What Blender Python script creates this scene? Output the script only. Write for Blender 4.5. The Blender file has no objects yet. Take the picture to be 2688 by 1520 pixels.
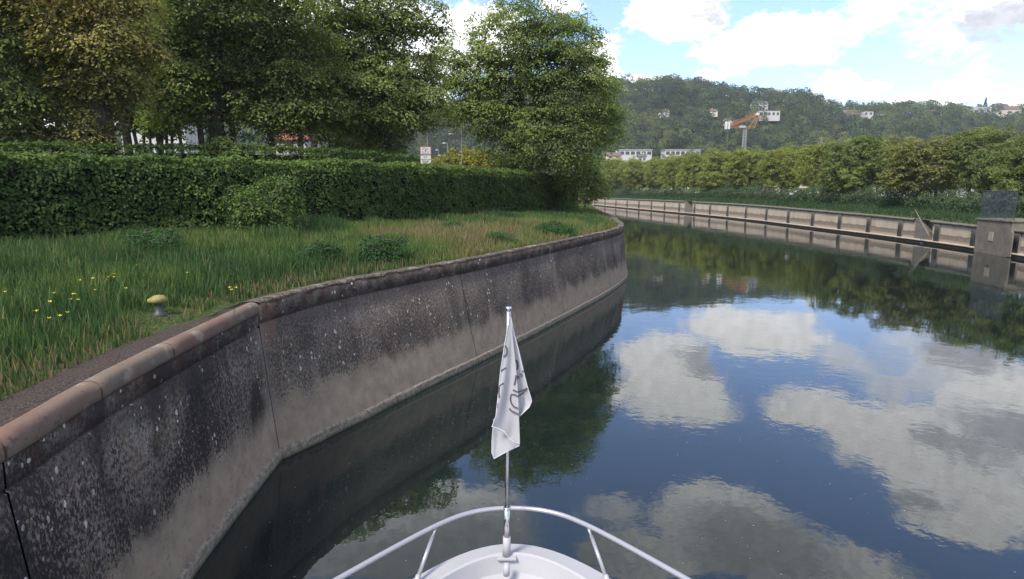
import bpy, math, random
import numpy as np
random.seed(7); RNG = np.random.default_rng(7)
SC = bpy.context.scene; COL = SC.collection
R = math.radians

# ------------------------------------------------------------------ camera
PITCH, CAMZ, FOC = R(9.05), 5.0, 1600.0
cd = bpy.data.cameras.new('camera'); cam = bpy.data.objects.new('camera', cd); COL.objects.link(cam)
cam.location = (0, 0, CAMZ); cam.rotation_euler = (R(90) - PITCH, 0, 0)
cd.sensor_width = 36; cd.lens = 36 * FOC / 2688; cd.clip_start = .05; cd.clip_end = 6000
SC.camera = cam
KD = 2688 / 2575                      # survey marks were read off a 2575 px wide print
def ray(u, v):
    x = (u * KD - 1344) / FOC; t = (760 - v * KD) / FOC
    return x, math.cos(PITCH) + math.sin(PITCH) * t, -math.sin(PITCH) + math.cos(PITCH) * t
def on_z(u, v, z):
    x, y, d = ray(u, v); k = (z - CAMZ) / d
    return x * k, y * k, z
def at_y(u, v, Y):
    x, y, d = ray(u, v); k = Y / y
    return x * k, Y, CAMZ + d * k
def mark_u(X, Y, Z):
    dep = Y * math.cos(PITCH) - (Z - CAMZ) * math.sin(PITCH)
    return (1344 + FOC * X / dep) / KD

# ------------------------------------------------------------------ exposure / engine
SC.render.engine = 'CYCLES'
vs = SC.view_settings; SC.display_settings.display_device = 'sRGB'
vs.view_transform = 'Standard'; vs.look = 'None'; vs.exposure = 0.78; vs.gamma = 1.0; vs.use_curve_mapping = False
cy = SC.cycles
cy.max_bounces = 5; cy.diffuse_bounces = 3; cy.glossy_bounces = 2; cy.transmission_bounces = 4
cy.transparent_max_bounces = 4; cy.volume_bounces = 0; cy.use_denoising = True
cy.caustics_reflective = False; cy.caustics_refractive = False; cy.sample_clamp_indirect = 4

HAZE = .00018
# ------------------------------------------------------------------ sun
SUN_EL, SUN_AZ = R(50), R(-142)       # azimuth clockwise from +Y: the sun stands high on the left, a little behind
sd = bpy.data.lights.new('sun', 'SUN'); sd.energy = 3.4; sd.angle = R(14); sd.color = (1, .93, .80)
so = bpy.data.objects.new('sun', sd); COL.objects.link(so)
so.rotation_euler = (R(90) - SUN_EL, 0, -SUN_AZ + math.pi)
so.location = (-60, -30, 90)

# ------------------------------------------------------------------ sky with clouds
world = bpy.data.worlds.new('World'); SC.world = world; world.use_nodes = True
class NG:
    def __init__(s, tree): s.t = tree; s.n = tree.nodes; s.l = tree.links
    def new(s, typ, **kw):
        n = s.n.new(typ)
        for k, v in kw.items(): setattr(n, k, v)
        return n
    def put(s, sock, v):
        if isinstance(v, bpy.types.NodeSocket): s.l.new(v, sock)
        elif v is not None: sock.default_value = v
    def math(s, op, a, b=None, c=None, clamp=False):
        n = s.new('ShaderNodeMath', operation=op, use_clamp=clamp)
        for i, v in enumerate((a, b, c)):
            if v is not None: s.put(n.inputs[i], v)
        return n.outputs[0]
    def vmath(s, op, a, b=None, c=None):
        n = s.new('ShaderNodeVectorMath', operation=op)
        for i, v in enumerate((a, b, c)):
            if v is not None: s.put(n.inputs[i], v)
        return n.outputs['Value'] if op == 'LENGTH' else n.outputs[0]
    def noise(s, vec, scale, detail=4, rough=.55, dim='3D', dist=0):
        n = s.new('ShaderNodeTexNoise', noise_dimensions=dim)
        if vec is not None: s.l.new(vec, n.inputs['Vector'])
        n.inputs['Scale'].default_value = scale; n.inputs['Detail'].default_value = detail
        n.inputs['Roughness'].default_value = rough; n.inputs['Distortion'].default_value = dist
        return n.outputs
    def mrange(s, v, a, b, c=0., d=1., smooth=True):
        n = s.new('ShaderNodeMapRange', interpolation_type='SMOOTHSTEP' if smooth else 'LINEAR')
        s.put(n.inputs[0], v)
        for i, x in enumerate((a, b, c, d)): s.put(n.inputs[1 + i], x)
        return n.outputs[0]
    def mix(s, f, a, b, mode='MIX'):
        n = s.new('ShaderNodeMix', data_type='RGBA', blend_type=mode)
        s.put(n.inputs[0], f); s.put(n.inputs[6], a); s.put(n.inputs[7], b)
        return n.outputs[2]
def rgb(*c): return (c[0], c[1], c[2], 1.0)

g = NG(world.node_tree); g.n.clear()
out = g.new('ShaderNodeOutputWorld'); bg = g.new('ShaderNodeBackground'); g.l.new(bg.outputs[0], out.inputs[0])
bg.inputs[1].default_value = 0.1
sky = g.new('ShaderNodeTexSky', sky_type='NISHITA'); sky.sun_disc = False
sky.sun_elevation = SUN_EL; sky.sun_rotation = SUN_AZ; sky.air_density = 1.0; sky.dust_density = .6; sky.ozone_density = 1.6
blue = g.mix(1.0, sky.outputs[0], rgb(1.55, 1.6, 1.9), 'MULTIPLY')
tc = g.new('ShaderNodeTexCoord')
dirv = tc.outputs['Generated']
sep = g.new('ShaderNodeSeparateXYZ'); g.l.new(dirv, sep.inputs[0])
az = g.math('MULTIPLY', g.math('ARCTAN2', sep.outputs[0], sep.outputs[1]), 180 / math.pi)
el = g.math('MULTIPLY', g.math('ARCSINE', sep.outputs[2]), 180 / math.pi)
cmb = g.new('ShaderNodeCombineXYZ'); g.l.new(az, cmb.inputs[0]); g.l.new(el, cmb.inputs[1])
st = g.vmath('MULTIPLY', cmb.outputs[0], (1, 1.7, 1))
n1 = g.noise(st, .16, 5, .6)[1]
n2 = g.noise(st, .75, 5, .62)[1]
warp = g.vmath('ADD', g.vmath('MULTIPLY', g.vmath('SUBTRACT', n1, (.5, .5, .5)), (7, 4.2, 0)),
               g.vmath('MULTIPLY', g.vmath('SUBTRACT', n2, (.5, .5, .5)), (2.2, 1.6, 0)))
vv = g.vmath('ADD', cmb.outputs[0], warp)
def angs(u, v, mirror=False):
    x, y, z = ray(u, v)
    if mirror: z = -z
    return math.degrees(math.atan2(x, y)), math.degrees(math.atan2(z, math.hypot(x, y)))
def lobe(c, r):
    q = g.vmath('MULTIPLY_ADD', vv, (1 / r[0], 1 / r[1], 0), (-c[0] / r[0], -c[1] / r[1], 0))
    return g.math('SUBTRACT', 1.0, g.vmath('LENGTH', q))
def field(items):
    acc = None
    for (u, v, ru, rv, m) in items:
        c = angs(u, v, m); a = angs(u + ru, v, m); b = angs(u, v + rv, m)
        l = lobe(c, (abs(a[0] - c[0]) + 1e-3, abs(b[1] - c[1]) + 1e-3))
        acc = l if acc is None else g.math('MAXIMUM', acc, l)
    return acc
dense = [(1700, 985, 165, 100, True), (1665, 900, 120, 60, True), (1540, 985, 60, 30, True), (1890, 835, 235, 62, True),
         (1415, 8, 75, 30, False), (1150, 95, 200, 90, False), (1512, 150, 70, 70, False), (1530, 95, 45, 30, False),
         (1600, 208, 95, 24, False), (1810, 192, 80, 18, False), (2010, 250, 120, 22, False),
         (2425, 222, 120, 42, False), (2250, 250, 80, 16, False), (2560, 250, 80, 30, False), (900, 150, 300, 200, False),
         (2080, 1045, 190, 60, True), (2300, 1110, 260, 120, True), (2430, 1250, 260, 120, True), (2540, 1010, 260, 120, True),
         (2700, 1200, 300, 200, True), (2420, 905, 200, 50, True),
         (1830, 1330, 230, 130, True), (2050, 1440, 330, 110, True), (1600, 1400, 170, 70, True), (1000, 1330, 380, 130, True),
         (300, 100, 700, 300, False)]
thin = [(2130, 900, 120, 60, True), (2060, 130, 90, 30, False), (2085, 195, 90, 30, False), (2190, 215, 60, 20, False), (2420, 70, 230, 90, False),
        (2480, 160, 60, 30, False), (2000, 1010, 60, 50, True), (2250, 960, 140, 60, True), (1540, 1290, 130, 60, True),
        (2150, 60, 90, 50, False), (2330, 950, 220, 70, True)]
grey = [(1760, 30, 90, 18, False), (1775, 930, 80, 30, True), (2500, 60, 220, 90, False), (2400, 262, 160, 12, False),
        (2560, 1100, 260, 110, True), (1900, 1380, 330, 150, True), (2400, 1120, 150, 50, True), (1200, 1380, 600, 150, True), (2300, 1260, 130, 40, True)]
det = g.math('SUBTRACT', g.noise(st, 1.3, 6, .6)[0], .5)
fd = g.math('MULTIPLY_ADD', det, .55, field(dense))
fd2 = g.math('MULTIPLY_ADD', det, 1.3, field(thin))
# the rest of the dome, out of the picture: broken cloud
wide = g.noise(g.vmath('MULTIPLY', dirv, (1, 1, 2.2)), 3.0, 5, .55)[0]
hi = g.math('MAXIMUM', g.mrange(el, 38, 46), g.mrange(g.math('ABSOLUTE', az), 48, 60))
fw = g.math('MULTIPLY', g.mrange(wide, .40, .56), hi)
a1 = g.mrange(fd, -.06, .24); a2 = g.math('MULTIPLY', g.mrange(fd2, .0, .7), .75)
alpha = g.math('MAXIMUM', g.math('MAXIMUM', a1, a2), fw, clamp=True)
gm = g.math('MAXIMUM', g.mrange(g.math('MULTIPLY_ADD', det, .9, field(grey)), .0, .6), g.math('MULTIPLY', hi, .55))
gm = g.math('MAXIMUM', gm, g.mrange(g.math('MULTIPLY_ADD', det, .5, a1), 1.12, .7, 0, .25))
tex = g.noise(st, .9, 5, .6)[0]
bright = g.math('MULTIPLY_ADD', g.math('SUBTRACT', tex, .5), .9, 1.0)
lev = g.math('MULTIPLY', g.mrange(gm, 0, 1, 11.4, g.mrange(el, 11, 20, 5.2, 6.6), False), bright)
ccol = g.mix(gm, rgb(.985, .985, .985), rgb(.90, .93, 1.0))
lev = g.math('MULTIPLY', lev, g.mrange(el, 24, 33, 1.0, .72))
cl = g.vmath('SCALE', ccol); g.l.new(lev, cl.node.inputs['Scale'])
skyc = g.mix(alpha, blue, cl)
g.l.new(skyc, bg.inputs[0])

# ------------------------------------------------------------------ helpers
def smooth(x, a, b):
    t = np.clip((x - a) / (b - a), 0, 1); return t * t * (3 - 2 * t)
def _h(ix, iy, iz, seed):
    n = (ix * 374761393 + iy * 668265263 + iz * 2147483647 + seed * 1274126177) & 0xffffffff
    n = ((n ^ (n >> 13)) * 1274126177) & 0xffffffff
    return ((n ^ (n >> 16)) & 0xffff) / 65535.0
def vnoise(x, y, z=0., seed=0):
    x = np.asarray(x, float); y = np.asarray(y, float); z = np.zeros_like(x) + z
    ix, iy, iz = np.floor(x).astype(np.int64), np.floor(y).astype(np.int64), np.floor(z).astype(np.int64)
    fx, fy, fz = x - ix, y - iy, z - iz
    fx, fy, fz = fx * fx * (3 - 2 * fx), fy * fy * (3 - 2 * fy), fz * fz * (3 - 2 * fz)
    r = 0
    for dx in (0, 1):
        for dy in (0, 1):
            for dz in (0, 1):
                w = (fx if dx else 1 - fx) * (fy if dy else 1 - fy) * (fz if dz else 1 - fz)
                r = r + w * _h(ix + dx, iy + dy, iz + dz, seed)
    return r
def fbm(x, y, z=0., seed=0, o=4):
    r, a, t = 0, 1., 0.
    for i in range(o):
        r = r + a * vnoise(np.asarray(x) * 2 ** i, np.asarray(y) * 2 ** i, np.asarray(z) * 2 ** i, seed + i); t += a; a *= .5
    return r / t

def tag(o, label=None, cat=None, group=None, kind=None):
    if label: o['label'] = label
    if cat: o['category'] = cat
    if group: o['group'] = group
    if kind: o['kind'] = kind
    return o
def link(name, me, mat=None, parent=None, loc=None):
    o = bpy.data.objects.new(name, me); COL.objects.link(o)
    if mat and me: me.materials.append(mat)
    if parent: o.parent = parent
    if loc: o.location = loc
    return o
def empty(name, loc, label, cat, group=None, rz=0):
    o = bpy.data.objects.new(name, None); COL.objects.link(o); o.location = loc; o.rotation_euler = (0, 0, rz)
    o.empty_display_size = .2
    return tag(o, label, cat, group)
def np_mesh(name, V, F, tint=None, smooth_=False, uv=None):
    V = np.asarray(V, np.float32); F = np.asarray(F, np.int32)
    me = bpy.data.meshes.new(name); k = F.shape[1]
    me.vertices.add(len(V)); me.vertices.foreach_set('co', V.ravel())
    me.loops.add(F.size); me.loops.foreach_set('vertex_index', F.ravel())
    me.polygons.add(len(F)); me.polygons.foreach_set('loop_start', np.arange(0, F.size, k, dtype=np.int32))
    if smooth_: me.polygons.foreach_set('use_smooth', np.ones(len(F), bool))
    if tint is not None:
        a = me.attributes.new('tint', 'FLOAT', 'FACE'); a.data.foreach_set('value', np.asarray(tint, np.float32))
    if uv is not None:
        l = me.uv_layers.new(name='UVMap'); l.data.foreach_set('uv', np.asarray(uv, np.float32)[F.ravel()].ravel())
    me.update(calc_edges=True); me.validate()
    return me
class MB:
    def __init__(s): s.v = []; s.f = []
    def add(s, vs, fs):
        b = len(s.v); s.v += [tuple(p) for p in vs]; s.f += [tuple(b + i for i in f) for f in fs]; return s
    def box(s, c, d, rz=0, taper=0):
        cx, cyy, cz = c; hx, hy, hz = d[0] / 2, d[1] / 2, d[2] / 2; ca, sa = math.cos(rz), math.sin(rz); P = []
        for z in (-1, 1):
            k = 1 - taper if z > 0 else 1
            for x, y in ((-1, -1), (1, -1), (1, 1), (-1, 1)):
                X, Y = x * hx * k, y * hy * k
                P.append((cx + X * ca - Y * sa, cyy + X * sa + Y * ca, cz + z * hz))
        return s.add(P, [(3, 2, 1, 0), (4, 5, 6, 7), (0, 1, 5, 4), (1, 2, 6, 5), (2, 3, 7, 6), (3, 0, 4, 7)])
    def tube(s, pts, r, n=8, cap=True):
        pts = [np.array(p, float) for p in pts]; rs = r if isinstance(r, (list, tuple)) else [r] * len(pts); P = []
        prev = None
        for i, p in enumerate(pts):
            d = pts[min(i + 1, len(pts) - 1)] - pts[max(i - 1, 0)]; d /= np.linalg.norm(d) + 1e-9
            if prev is None:
                a = np.array((0, 0, 1.)) if abs(d[2]) < .9 else np.array((1., 0, 0)); x = np.cross(d, a)
            else: x = prev - d * prev.dot(d)
            x /= np.linalg.norm(x) + 1e-9; prev = x; y = np.cross(d, x)
            for k in range(n):
                t = 2 * math.pi * k / n; P.append(p + rs[i] * (math.cos(t) * x + math.sin(t) * y))
        F = []
        for i in range(len(pts) - 1):
            for k in range(n): F.append((i * n + k, i * n + (k + 1) % n, (i + 1) * n + (k + 1) % n, (i + 1) * n + k))
        if cap: F.append(tuple(range(n))[::-1]); F.append(tuple((len(pts) - 1) * n + k for k in range(n)))
        return s.add(P, F)
    def lathe(s, prof, c=(0, 0, 0), n=24):
        P = []
        for r_, z in prof:
            for k in range(n):
                t = 2 * math.pi * k / n; P.append((c[0] + r_ * math.cos(t), c[1] + r_ * math.sin(t), c[2] + z))
        F = [(i * n + k, i * n + (k + 1) % n, (i + 1) * n + (k + 1) % n, (i + 1) * n + k) for i in range(len(prof) - 1) for k in range(n)]
        return s.add(P, F + [tuple(range(n))[::-1], tuple((len(prof) - 1) * n + k for k in range(n))])
    def build(s, name, mat, parent=None, smooth_=False, bevel=0):
        me = bpy.data.meshes.new(name); me.from_pydata([tuple(map(float, p)) for p in s.v], [], s.f); me.update()
        if smooth_: me.polygons.foreach_set('use_smooth', [True] * len(me.polygons))
        o = link(name, me, mat, parent)
        if bevel:
            b = o.modifiers.new('bevel', 'BEVEL'); b.width = bevel; b.segments = 2; b.limit_method = 'ANGLE'
        return o

# ------------------------------------------------------------------ materials
def mat(name):
    m = bpy.data.materials.new(name); m.use_nodes = True; g = NG(m.node_tree); g.n.clear()
    o = g.new('ShaderNodeOutputMaterial'); return m, g, o
def principled(g, o, col, rough=.8, spec=.3, metal=0, bump=None, bstr=.3, bdist=.02):
    b = g.new('ShaderNodeBsdfPrincipled'); g.put(b.inputs['Base Color'], col); g.put(b.inputs['Roughness'], rough)
    b.inputs['Specular IOR Level'].default_value = spec; b.inputs['Metallic'].default_value = metal
    if bump is not None:
        n = g.new('ShaderNodeBump'); n.inputs['Strength'].default_value = bstr; n.inputs['Distance'].default_value = bdist
        g.l.new(bump, n.inputs['Height']); g.l.new(n.outputs[0], b.inputs['Normal'])
    if o: g.l.new(b.outputs[0], o.inputs[0])
    return b
def m_plain(name, c, rough=.6, spec=.4, metal=0, var=.12, scale=8, bump=.15, bdist=.01):
    m, g, o = mat(name); t = g.new('ShaderNodeTexCoord').outputs['Object']; n = g.noise(t, scale, 5)[0]
    n2 = g.noise(t, scale * 6, 4)[0]
    f = g.math('MULTIPLY_ADD', n2, .4, g.math('MULTIPLY', n, .6))
    col = g.mix(g.mrange(f, .3, .7), rgb(*[x * (1 - var) for x in c]), rgb(*[min(1, x * (1 + var)) for x in c]))
    principled(g, o, col, rough, spec, metal, n2, bump, bdist); return m
def m_leaf(name, dark, light, trans=.3, third=None):
    m, g, o = mat(name); a = g.new('ShaderNodeAttribute', attribute_name='tint').outputs['Fac']
    cr = g.new('ShaderNodeValToRGB'); g.l.new(a, cr.inputs[0]); e = cr.color_ramp.elements
    e[0].position = 0; e[0].color = rgb(*dark); e[1].position = .7 if third else 1; e[1].color = rgb(*light)
    if third: x = e.new(1.0); x.color = rgb(*third)
    b = principled(g, None, cr.outputs[0], .65, .12)
    t = g.new('ShaderNodeBsdfTranslucent'); g.l.new(g.mix(1, cr.outputs[0], rgb(1.1, 1.25, .6), 'MULTIPLY'), t.inputs[0])
    mx = g.new('ShaderNodeMixShader'); mx.inputs[0].default_value = trans
    g.l.new(b.outputs[0], mx.inputs[1]); g.l.new(t.outputs[0], mx.inputs[2]); g.l.new(mx.outputs[0], o.inputs[0]); return m
def m_bark(name, c):
    m, g, o = mat(name); t = g.new('ShaderNodeTexCoord').outputs['Object']
    s = g.vmath('MULTIPLY', t, (6, 6, 1.2)); n = g.noise(s, 2.2, 6, .65)[0]
    principled(g, o, g.mix(g.mrange(n, .35, .65), rgb(*[x * .55 for x in c]), rgb(*[x * 1.3 for x in c])), .9, .1, 0, n, .6, .04); return m

M = {}
M['leaf_walnut'] = m_leaf('leaf_walnut', (.070, .106, .040), (.31, .365, .12), .45)
M['leaf_veiled'] = m_leaf('leaf_veiled', (.082, .122, .045), (.33, .40, .135), .48)  # walnut leaves made paler, a veil of glare put into the colour
M['leaf_brown'] = m_leaf('leaf_brown', (.095, .102, .040), (.34, .32, .11), .45, third=(.36, .24, .105))
M['leaf_dark'] = m_leaf('leaf_dark', (.036, .062, .034), (.125, .175, .075), .32)
M['leaf_ivy'] = m_leaf('leaf_ivy', (.024, .055, .033), (.085, .14, .065), .2)
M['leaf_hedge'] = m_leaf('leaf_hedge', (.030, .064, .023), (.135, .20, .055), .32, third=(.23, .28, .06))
M['leaf_plane'] = m_leaf('leaf_plane', (.110, .138, .036), (.34, .37, .085), .45)
M['leaf_plane_green'] = m_leaf('leaf_plane_green', (.075, .108, .038), (.24, .30, .085), .42)
M['leaf_plane_rust'] = m_leaf('leaf_plane_rust', (.105, .125, .045), (.28, .28, .095), .42)
M['leaf_forest'] = m_leaf('leaf_forest', (.016, .034, .020), (.125, .155, .048), .25)
M['leaf_yellow'] = m_leaf('leaf_yellow', (.12, .13, .03), (.30, .27, .05), .3)
M['leaf_nettle'] = m_leaf('leaf_nettle', (.022, .060, .024), (.060, .135, .040), .25)
M['bark'] = m_bark('bark', (.075, .065, .055)); M['bark_pale'] = m_bark('bark_pale', (.16, .145, .12))
M['forest_floor'] = m_plain('forest_floor', (.022, .032, .016), .95, .05, var=.3, scale=.05)
M['core'] = m_plain('dark_core', (.012, .016, .010), .9, .05, var=.4)  # near-black, stands in for shade inside hedges and behind the wall joints
M['white_paint'] = m_plain('white_paint', (.36, .36, .385), .35, .5, var=.02, scale=3, bump=.03)
M['steel'] = m_plain('brushed_steel', (.60, .60, .62), .22, .6, 1.0, var=.06, scale=4, bump=0)
M['white_metal'] = m_plain('white_metal', (.42, .42, .45), .28, .5, .55, var=.02, scale=2, bump=0)
M['render_white'] = m_plain('render_white', (.46, .455, .44), .85, .2, var=.06, scale=.6)
M['render_cream'] = m_plain('render_cream', (.55, .50, .40), .85, .2, var=.08, scale=.6)
M['roof_red'] = m_plain('roof_red', (.22, .085, .055), .85, .2, var=.25, scale=2)
M['roof_brown'] = m_plain('roof_brown', (.13, .10, .085), .85, .2, var=.25, scale=2)
M['roof_grey'] = m_plain('roof_grey', (.10, .10, .11), .8, .2, var=.2, scale=2)
M['glass'] = m_plain('window_glass', (.03, .04, .05), .12, .6, var=.3, scale=1, bump=.0)
M['pole_grey'] = m_plain('pole_grey', (.25, .26, .26), .5, .4, .3)
M['pole_dark'] = m_plain('pole_dark', (.05, .055, .055), .5, .4, .3)
M['orange'] = m_plain('orange_paint', (.42, .17, .08), .5, .4, var=.2)
M['rail_blue'] = m_plain('rail_blue_grey', (.05, .06, .085), .5, .4, .3)
M['concrete_block'] = m_plain('concrete_block', (.55, .54, .52), .9, .2, var=.15, scale=1)
M['wood'] = m_plain('weathered_wood', (.22, .19, .16), .8, .2, var=.3, scale=3)
M['hem'] = m_plain('white_hem', (.52, .52, .55), .8, .2, var=.02)
M['lettering'] = m_plain('grey_lettering', (.075, .075, .085), .7, .2, var=.1)
M['red_paint'] = m_plain('faded_red', (.45, .16, .16), .6, .3)
M['yellow_petal'] = m_plain('yellow_petal', (.75, .62, .04), .5, .3, var=.1)

def m_near_wall():
    m, g, o = mat('stained_concrete')
    uv = g.new('ShaderNodeTexCoord').outputs['UV']; sp = g.new('ShaderNodeSeparateXYZ'); g.l.new(uv, sp.inputs[0]); z = sp.outputs[1]
    n = g.noise(uv, .55, 4)[0]; mid = g.noise(uv, 3.0, 5, .6)[0]; fine = g.noise(uv, 16, 6, .7)[0]; vf = g.noise(uv, 60, 3, .7)[0]
    stv = g.vmath('MULTIPLY', uv, (1, .16, 1)); streak = g.noise(stv, 7.0, 5, .65)[0]; streak2 = g.noise(stv, 1.4, 3, .5)[0]
    xs_ = sp.outputs[0]; left = g.mrange(xs_, S_C_ - .02, S_C_ + .02, .80, .30, False)
    jd = g.math('ABSOLUTE', g.math('SUBTRACT', g.math('FLOORED_MODULO', g.math('SUBTRACT', xs_, S_C_ - 3.65), 7.3), 3.65))
    jb = g.math('MULTIPLY', g.mrange(g.math('MULTIPLY_ADD', n, .5, jd), .60, .30), g.mrange(streak, .3, .6))
    # pale lower concrete
    pale = g.mix(g.mrange(mid, .3, .7), rgb(.27, .212, .158), rgb(.38, .31, .235))
    pale = g.mix(g.math('MULTIPLY', g.mrange(vf, .35, .7), .35), pale, rgb(.20, .17, .145))
    blot = g.math('MULTIPLY', g.mrange(g.noise(uv, 5.5, 5, .7)[0], .55, .68), g.mrange(g.noise(uv, .8, 2)[0], .4, .6))
    pale = g.mix(g.math('MULTIPLY', blot, .65), pale, rgb(.13, .10, .075))
    # weathered upper concrete
    up = g.mix(g.mrange(fine, .35, .65), rgb(.056, .045, .037), rgb(.215, .178, .146))
    up = g.mix(g.math('MULTIPLY', g.mrange(streak, .48, .66), .75), up, rgb(.235, .21, .195))
    # height of the tide of dark growth
    h = g.math('ADD', z, g.math('MULTIPLY_ADD', streak2, -.8, g.math('MULTIPLY', n, -.6)))   # centred about z-.8
    grow = g.mrange(h, -.1, .85)
    base = g.mix(grow, pale, up)
    up = g.mix(g.mrange(left, .8, .3, 0, .10, False), up, rgb(.245, .205, .168))
    base = g.mix(grow, pale, up)
    blk = g.math('MULTIPLY', g.mrange(h, .05, .55), g.mrange(g.math('MULTIPLY_ADD', h, -.12, 1.0), .55, .9))
    thr = g.math('MULTIPLY_ADD', blk, -.16, g.math('MULTIPLY_ADD', g.math('SUBTRACT', n, .5), -.35, .66))
    spk = g.math('GREATER_THAN', g.math('MULTIPLY_ADD', streak, .35, g.math('MULTIPLY', g.noise(g.vmath('MULTIPLY', uv, (1, .45, 1)), 36, 5, .7)[0], .65)), thr)
    spk = g.math('MULTIPLY', spk, g.mrange(h, -.15, .15))
    base = g.mix(g.math('MULTIPLY', spk, g.mrange(left, .3, .8, .68, .85, False)), base, rgb(.013, .012, .013))
    big = g.math('MULTIPLY', g.mrange(g.noise(g.vmath('MULTIPLY', uv, (1, .5, 1)), 1.1, 4, .6)[0], .48, .64), g.mrange(h, .15, .6))
    base = g.mix(g.math('MULTIPLY', big, left), base, rgb(.018, .017, .018))
    band = g.math('MULTIPLY', g.mrange(z, 2.25, 2.5), g.mrange(mid, .2, .45))  # darker band under the coping, its shadow painted into the concrete
    base = g.mix(g.math('MULTIPLY', band, .45), base, rgb(.045, .040, .040))
    base = g.mix(g.math('MULTIPLY', jb, .45), base, rgb(.24, .205, .17))
    rust = g.math('MULTIPLY', g.mrange(g.math('ABSOLUTE', g.math('SUBTRACT', xs_, S_C_ + .25)), .32, .12), g.mrange(z, 2.1, 2.5))
    base = g.mix(g.math('MULTIPLY', rust, .55), base, rgb(.17, .105, .075))
    # red-brown algae below the top edge
    crust = g.math('MULTIPLY', g.mrange(z, 2.55, 2.9), g.mrange(mid, .42, .6))
    base = g.mix(g.math('MULTIPLY', crust, .8), base, rgb(.045, .028, .024))
    # white lichen dots
    vo = g.new('ShaderNodeTexVoronoi', feature='F1'); g.l.new(g.vmath('MULTIPLY', g.vmath('MULTIPLY_ADD', g.noise(uv, 14, 4, .7)[1], (.07, .07, 0), uv), (1, .72, 1)), vo.inputs['Vector'])
    vo.inputs['Scale'].default_value = 12; vo.inputs['Randomness'].default_value = 1
    cs = g.new('ShaderNodeSeparateXYZ'); g.l.new(vo.outputs['Color'], cs.inputs[0])
    dot = g.math('MULTIPLY', g.math('LESS_THAN', vo.outputs['Distance'], g.math('MULTIPLY_ADD', g.math('POWER', cs.outputs[1], 2.2), .30, .09)), g.math('GREATER_THAN', cs.outputs[0], .58))
    dot = g.math('MULTIPLY', dot, g.math('MULTIPLY', g.mrange(h, .2, .7), g.mrange(g.noise(uv, .9, 3)[0], .44, .58)))
    base = g.mix(g.math('MULTIPLY', dot, .85), base, rgb(.50, .48, .44))
    hgt = g.math('MULTIPLY_ADD', fine, .6, g.math('MULTIPLY', vf, .4))
    principled(g, o, base, .92, .15, 0, hgt, .5, .02); return m
def m_cap():
    m, g, o = mat('red_sandstone'); t = g.new('ShaderNodeTexCoord').outputs['Object']
    n = g.noise(t, 1.2, 5)[0]; f = g.noise(t, 14, 6, .7)[0]
    c = g.mix(g.mrange(n, .35, .65), rgb(.155, .094, .075), rgb(.160, .132, .104))
    c = g.mix(g.math('MULTIPLY', g.mrange(f, .4, .75), .55), c, rgb(.15, .10, .085))
    c = g.mix(g.math('MULTIPLY', g.mrange(g.noise(t, 3.5, 4)[0], .58, .7), .5), c, rgb(.36, .31, .26))
    c = g.mix(g.math('MULTIPLY', g.mrange(g.noise(t, 7, 5, .7)[0], .60, .68), .7), c, rgb(.07, .055, .045))
    principled(g, o, c, .88, .15, 0, f, .6, .02); return m
M['cap'] = m_cap()
def m_crust():
    m, g, o = mat('mossy_edge'); t = g.new('ShaderNodeTexCoord').outputs['Object']
    n = g.noise(t, 2.2, 5)[0]; f = g.noise(t, 18, 6, .75)[0]
    c = g.mix(g.mrange(f, .38, .62), rgb(.030, .024, .021), rgb(.17, .145, .125))
    c = g.mix(g.mrange(n, .52, .68), c, rgb(.26, .235, .21)); c = g.mix(g.math('MULTIPLY', g.mrange(g.noise(t, 5, 4)[0], .5, .65), .6), c, rgb(.055, .05, .022))
    principled(g, o, c, .95, .1, 0, f, .8, .03); return m
M['crust'] = m_crust()
def m_footing():
    m, g, o = mat('wet_footing'); uv = g.new('ShaderNodeTexCoord').outputs['UV']; sp = g.new('ShaderNodeSeparateXYZ'); g.l.new(uv, sp.inputs[0])
    f = g.noise(uv, 9, 5, .65)[0]; n = g.noise(uv, 1.5, 4)[0]
    c = g.mix(g.mrange(f, .35, .65), rgb(.13, .11, .08), rgb(.29, .25, .20))
    c = g.mix(g.mrange(g.math('MULTIPLY_ADD', n, .1, sp.outputs[1]), .16, .06), c, rgb(.055, .055, .030))
    principled(g, o, c, .7, .4, 0, f, .8, .03); return m
M['footing'] = m_footing()
def m_far_panel():
    m, g, o = mat('cream_panel'); uv = g.new('ShaderNodeTexCoord').outputs['UV']; sp = g.new('ShaderNodeSeparateXYZ'); g.l.new(uv, sp.inputs[0])
    n = g.noise(uv, .8, 4)[0]; f = g.noise(uv, 7, 5, .65)[0]; s = g.noise(g.vmath('MULTIPLY', uv, (1, .12, 1)), 3, 4)[0]
    cream = g.mix(g.mrange(n, .3, .7), rgb(.36, .295, .22), rgb(.44, .375, .295))
    low = g.mix(g.mrange(f, .35, .65), rgb(.16, .13, .105), rgb(.25, .21, .17))
    e = g.math('ADD', sp.outputs[1], g.math('MULTIPLY_ADD', f, .10, g.math('MULTIPLY', n, .16)))
    c = g.mix(g.mrange(e, .60, .56), cream, low)
    c = g.mix(g.math('MULTIPLY', g.mrange(g.math('ABSOLUTE', g.math('SUBTRACT', e, .57)), .05, .0), .55), c, rgb(.10, .085, .06))
    c = g.mix(g.math('MULTIPLY', g.mrange(s, .55, .75), .3), c, rgb(.22, .18, .14))
    c = g.mix(g.math('MULTIPLY', g.mrange(sp.outputs[1], .30, .22), .6), c, rgb(.42, .35, .28))
    principled(g, o, c, .9, .15, 0, f, .2, .02); return m
M['far_panel'] = m_far_panel()
M['far_concrete'] = m_plain('far_concrete', (.155, .138, .115), .9, .15, var=.25, scale=1.5)
M['far_cap'] = m_plain('far_cap', (.15, .142, .112), .9, .15, var=.25, scale=1.5)
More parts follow.
